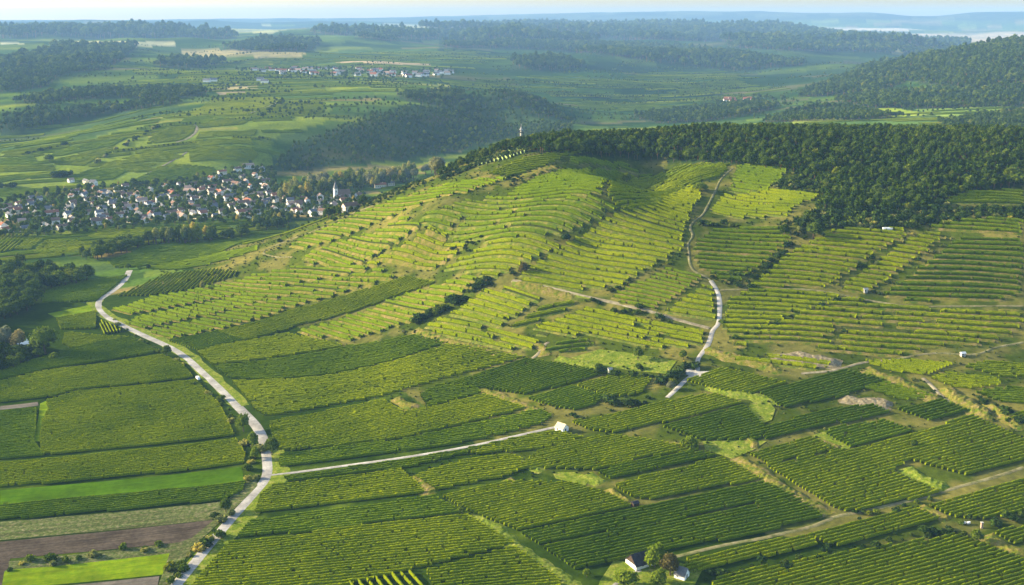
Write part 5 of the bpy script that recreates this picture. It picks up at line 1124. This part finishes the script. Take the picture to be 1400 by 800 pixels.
for a in [
 ([(640,704),(662,716),(690,740),(715,760),(750,785),(775,800),(790,812)], 8, 2.0, 'long dry grass bank running down to the bottom edge'),
 ([(563,651),(575,661),(588,677)], 7, 2.4, 'short dry bank at the slanting vineyard edge below the lane'),
 ([(1000,627),(1020,635),(1045,655),(1075,675),(1105,692),(1130,706)], 9, 3.0, 'long straw coloured bank between the two large right hand vineyards'),
 ([(538,545),(550,552),(566,560)], 7, 2.0, 'dry grassy notch in the middle of the left slope vineyards'),
 ([(600,514),(612,511),(620,513)], 6, .6, 'bare spot in the yellow striped vineyard'),
 ([(653,532),(675,541),(700,550),(722,559),(745,568)], 7, 2.2, 'dry bank below the dark triangular vineyard'),
 ([(705,628),(716,634),(728,640),(742,645)], 5, 2.0, 'small bank with bright grass below the lane end'),
 ([(830,669),(845,680),(862,690)], 5, 2.4, 'dry bank left of the wooden shed'),
 ([(690,656),(700,662),(706,668)], 6, 2.2, 'little dry mound between two vineyards'),
 ([(797,650),(812,658),(822,662)], 9, 1.2, 'bright mown mound left of the dark stripe'),
 ([(883,602),(900,608),(925,613),(945,617)], 5, 1.6, 'dry bank left below the round yellow bush'),
 ([(1148,545),(1170,550),(1195,552),(1220,556)], 9, 3.2, 'rounded earth pit wall in the right hand vineyards'),
 ([(1180,505),(1205,515),(1230,525),(1262,540),(1290,552)], 9, 3.0, 'broad brown bank below the curved terraces'),
 ([(1288,530),(1305,545),(1330,560),(1355,575)], 10, 4.0, 'steep straw coloured bank near the right edge'),
 ([(1345,552),(1362,562),(1385,578),(1400,588)], 7, 3.0, 'second steep bank closest to the right edge'),
 ([(1050,492),(1080,490),(1115,494),(1150,500)], 11, 3.5, 'pale bare quarry face above the dark curve'),
 ([(960,477),(985,486),(1030,497),(1070,510)], 8, 2.6, 'dry bank right of the gravel path junction'),
 ([(965,530),(1000,538),(1040,545),(1070,552)], 7, 2.0, 'weedy bank below the junction vineyard'),
 ([(1113,602),(1130,608),(1150,614)], 6, 2.0, 'dry bank at the end of the sparse vineyard'),
 ([(1235,640),(1250,650),(1275,664),(1292,672)], 8, 2.4, 'weedy bank in the notch of the widest lower vineyard'),
 ([(1255,694),(1275,702),(1297,712)], 7, 2.0, 'dry bank leading to the beehives'),
 ([(1345,733),(1365,745),(1385,755),(1400,763)], 8, 2.0, 'dry bank running to the right edge below the post'),
 ([(1018,600),(1030,606),(1030,614)], 6, 2.2, 'curved bank at the head of the branching bank'),
 ([(565,452),(600,466),(650,479),(700,490)], 7, 2.6, 'stony dry wall under the stepped vineyards'),
 ([(760,490),(800,499),(835,506)], 6, 1.8, 'weedy bank above the dark triangular vineyard'),
 ([(700,388),(745,398),(790,410)], 7, 2.2, 'straw slope under the pale dirt track'),
 ([(730,470),(742,476),(745,487)], 6, 2.0, 'brown bank beside the small dirt track'),
 ([(1140,575),(1160,572),(1185,566)], 4, 1.0, 'low verge between two vineyards left of the earth pit'),
 ([(705,246),(735,234),(765,228)], 16, 3.2, 'bare dry spur at the ridge shoulder'),
 ([(540,300),(600,262),(650,246),(690,236)], 10, 2.4, 'dry ridge path edge above the left terraces'),
 ([(1298,296),(1340,300),(1400,303)], 12, 2.5, 'reddish scrub bank below the forest at the right edge'),
]: bank(*a, mat='pale_earth' if 'quarry' in a[3] or 'pit' in a[3] else ('grass_bank' if 'weedy' in a[3] or 'bright' in a[3] or 'long dry' in a[3] else 'straw'))

# ------------------------------------------------------------------ vineyards of the far spur and the valley floor
FVY = [
 ('vineyard on top of the far spur, left half of the plateau', [(261,157),(294,135),(378,134),(388,137),(335,157)], ((270,157),(330,157)), 'vine_yellow'),
 ('vineyard on top of the far spur, right half of the plateau', [(342,157),(388,140),(440,140),(440,155),(420,159)], ((345,157),(430,155)), 'vine_yellow'),
 ('flat vineyard strip on the rim of the far spur', [(250,167),(258,159),(325,160),(270,170)], ((258,160),(325,160)), 'vine_light'),
 ('curved vineyard strip in the middle of the far spur', [(270,171),(335,159),(340,165),(330,170),(275,175)], ((275,173),(335,164)), 'vine_yellow'),
 ('vineyard left of the winding lane on the far spur', [(205,190),(230,176),(266,173),(262,183),(245,192),(203,197)], ((205,195),(262,180)), 'vine_yellow'),
 ('vineyard right of the winding lane on the far spur', [(275,181),(330,180),(350,177),(345,185),(270,190)], ((275,184),(345,183)), 'vine'),
 ('vineyard strips below the winding lane', [(262,193),(340,191),(345,198),(260,203)], ((262,197),(340,195)), 'vine'),
 ('vineyard at the spur foot above the upper right houses', [(260,206),(340,203),(352,212),(340,222),(262,222)], ((262,214),(340,212)), 'vine'),
 ('large pale vineyard above the middle of the village', [(160,256),(200,239),(232,226),(290,230),(296,238),(260,247),(225,253)], ((170,252),(290,234)), 'vine_light'),
 ('first sloping strip below the crest of the far spur', [(70,214),(76,209),(105,200),(175,188),(152,200),(85,213)], ((80,210),(165,193)), 'vine_light'),
 ('second sloping strip below the crest of the far spur', [(77,225),(80,217),(155,201),(158,204),(130,217),(115,226)], ((82,220),(150,206)), 'vine_yellow'),
 ('green vineyard in the middle of the far spur slope', [(137,229),(160,220),(213,225),(182,235)], ((140,229),(210,227)), 'vine'),
 ('green vineyard right of the slope middle', [(165,218),(215,207),(250,214),(225,222)], ((170,216),(245,213)), 'vine'),
 ('brownish vineyard left of the slope middle', [(96,242),(130,231),(175,233),(150,246),(106,248)], ((100,243),(165,236)), 'vine_light'),
 ('lowest left strip of the far spur', [(0,236),(0,228),(70,226),(74,233)], ((0,233),(72,230)), 'vine_yellow'),
 ('middle left strip of the far spur', [(0,226),(0,218),(44,214),(50,224)], ((0,222),(45,220)), 'vine_light'),
 ('left strip under the spur crest', [(0,215),(35,209),(60,212),(45,215)], ((0,215),(50,211)), 'vine_yellow'),
 ('valley floor vineyard behind the lone white farm', [(0,250),(22,246),(74,243),(72,238),(0,241)], ((0,246),(74,241)), 'vine_light'),
 ('valley floor vineyard left of the lone white farm', [(0,268),(0,259),(90,258),(78,266),(14,270)], ((0,264),(80,262)), 'vine_light'),
 ('valley vineyard at the left edge below the village', [(0,345),(0,322),(35,321),(22,340)], ((0,343),(22,325)), 'vine_yellow'),
 ('small striped vineyard below the left village end', [(24,341),(40,325),(62,326),(40,341)], ((24,341),(60,327)), 'vine'),
 ('valley vineyard right of the striped one', [(48,344),(66,329),(100,331),(145,335),(120,343),(60,352)], ((60,348),(100,334)), 'vine_yellow'),
 ('pale field between village and stream', [(120,322),(150,315),(205,312),(208,322),(185,327),(130,327)], ((125,325),(200,316)), 'vine_yellow'),
 ('field between the stream and the lower vineyards', [(150,358),(195,341),(260,335),(340,330),(300,346),(230,360),(190,365),(160,366)], ((160,362),(300,338)), 'vine_light'),
 ('field right of the road head, under the ridge foot', [(190,367),(235,360),(300,347),(350,338),(350,343),(300,358),(250,369)], ((200,366),(330,345)), 'vine_light'),
]
for lab, poly, dr, mt in FVY: vineyard(poly, dr, lab, mt, spacing=4.2, w=1.7, h=1.7, seg=2.2, gap=.05)
ribbon('gravel_lane', [(240,195),(258,190),(268,181),(270,175),(265,170)], 5, M['dirt'], .5)
ribbon('gravel_lane', [(335,157),(358,150),(378,141),(388,138)], 5, M['gravel'], .5)
ribbon('gravel_lane', [(200,238),(232,222),(250,212),(258,206)], 4, M['dirt'], .5)
# dark boarded gables of the farmhouse
gv = np.array([(-6.03,-4,1.9),(-6.03,4,1.9),(-6.03,0,5.45),(6.03,-4,1.9),(6.03,4,1.9),(6.03,0,5.45)]); mesh_np('gable_boards', gv, [np.array([(0,2,1),(3,4,5)])], M['dark_wood'], fh)

# ------------------------------------------------------------------ the many small strips of vines on the far slopes, one mass
taken = [ground(a[1]) for a in FVY]+[ground(VILL)]; woods = [w[0] for w in FAR_WOODS]
Vs = []; Fs = []; base = 0; hp = []; fmt = []; MT = ['vine_yellow', 'vine_light', 'vine', 'vine_dark']
for poly, ang, wx, wy, r0, r1, mt_ in [([(0,262),(0,212),(60,197),(130,188),(217,161),(262,150),(360,132),(460,140),(440,170),(380,180),(356,232),(240,252),(100,262)], .32, 95, 24, 1300, 2700, 'vine_yellow'),  # spur: yellow vine tint carries the painted sunlight of the slope
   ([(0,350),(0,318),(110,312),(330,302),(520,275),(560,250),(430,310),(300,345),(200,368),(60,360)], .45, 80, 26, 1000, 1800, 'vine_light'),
   ([(0,205),(0,150),(100,165),(210,150),(250,140),(300,128),(230,155),(120,188)], .3, 120, 30, 1700, 3200, 'vine_dark'),  # valley behind the spur: dark vine tint carries its painted shade
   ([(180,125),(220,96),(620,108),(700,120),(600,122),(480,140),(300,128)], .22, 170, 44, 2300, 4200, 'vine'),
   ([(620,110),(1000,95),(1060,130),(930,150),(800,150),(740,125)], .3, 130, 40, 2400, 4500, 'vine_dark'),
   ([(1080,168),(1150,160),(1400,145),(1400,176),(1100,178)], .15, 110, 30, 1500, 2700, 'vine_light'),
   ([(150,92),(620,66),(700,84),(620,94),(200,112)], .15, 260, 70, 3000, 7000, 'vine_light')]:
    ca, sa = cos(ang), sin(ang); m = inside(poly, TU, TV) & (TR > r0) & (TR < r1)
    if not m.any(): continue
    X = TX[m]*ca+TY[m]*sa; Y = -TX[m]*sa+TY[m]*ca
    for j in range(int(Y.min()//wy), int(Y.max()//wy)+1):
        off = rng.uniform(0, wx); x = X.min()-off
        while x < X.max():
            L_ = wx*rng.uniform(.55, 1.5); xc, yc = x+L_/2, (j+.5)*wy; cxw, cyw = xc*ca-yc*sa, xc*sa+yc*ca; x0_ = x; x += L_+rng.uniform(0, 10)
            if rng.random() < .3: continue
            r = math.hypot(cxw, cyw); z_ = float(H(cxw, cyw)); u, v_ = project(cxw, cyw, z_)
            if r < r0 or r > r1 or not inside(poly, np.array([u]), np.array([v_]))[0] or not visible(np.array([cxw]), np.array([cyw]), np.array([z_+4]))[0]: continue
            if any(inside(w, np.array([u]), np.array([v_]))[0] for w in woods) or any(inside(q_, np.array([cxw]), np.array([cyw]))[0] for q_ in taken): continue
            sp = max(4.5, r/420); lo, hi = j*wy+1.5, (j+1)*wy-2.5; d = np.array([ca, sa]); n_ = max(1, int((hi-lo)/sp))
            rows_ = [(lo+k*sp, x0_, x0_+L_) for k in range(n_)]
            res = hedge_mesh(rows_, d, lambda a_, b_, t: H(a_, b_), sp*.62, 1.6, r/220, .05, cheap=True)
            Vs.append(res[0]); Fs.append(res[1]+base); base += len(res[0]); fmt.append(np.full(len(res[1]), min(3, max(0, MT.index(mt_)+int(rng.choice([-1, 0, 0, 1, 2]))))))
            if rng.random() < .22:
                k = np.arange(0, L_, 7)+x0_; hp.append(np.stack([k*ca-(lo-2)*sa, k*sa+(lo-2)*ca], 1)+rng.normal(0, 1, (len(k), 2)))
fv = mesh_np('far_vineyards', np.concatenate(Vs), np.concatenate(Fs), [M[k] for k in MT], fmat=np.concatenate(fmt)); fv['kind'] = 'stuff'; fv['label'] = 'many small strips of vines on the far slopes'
hp = np.concatenate(hp); scatter('field_hedges', hp, rng.uniform(.3, .8, len(hp)), protos, 'low hedges between the far vineyard strips')
print('far strips', base, 'hedge', len(hp))

# ------------------------------------------------------------------ haze
b = 17500.0; hz0, hz1 = -8.0, 345.0
hv = np.array([(x, y, z_) for z_ in (hz0, hz1) for x, y in ((-b, -3000), (b, -3000), (b, b), (-b, b))])
haze = mesh_np('haze', hv, np.array([(3, 2, 1, 0), (4, 5, 6, 7), (0, 1, 5, 4), (1, 2, 6, 5), (2, 3, 7, 6), (3, 0, 4, 7)]), bpy.data.materials.new('air'))
haze['kind'] = 'stuff'; am = haze.data.materials[0]; am.use_nodes = True; nt = am.node_tree; nt.nodes.clear()
pv = nt.nodes.new('ShaderNodeVolumePrincipled'); out = nt.nodes.new('ShaderNodeOutputMaterial'); nt.links.new(pv.outputs[0], out.inputs['Volume'])
pv.inputs['Density'].default_value = HAZE_DENSITY; pv.inputs['Color'].default_value = (.30, .55, .98, 1); pv.inputs['Anisotropy'].default_value = 0.0
print('TRIS', sum(len(o.data.polygons)*2 for o in bpy.data.objects if o.type == 'MESH'), 'objects', len(bpy.data.objects), TOT)
for o in bpy.data.objects:
    if 'label' in o and len(o['label'].split()) > 16: print('LONG', o['label'])
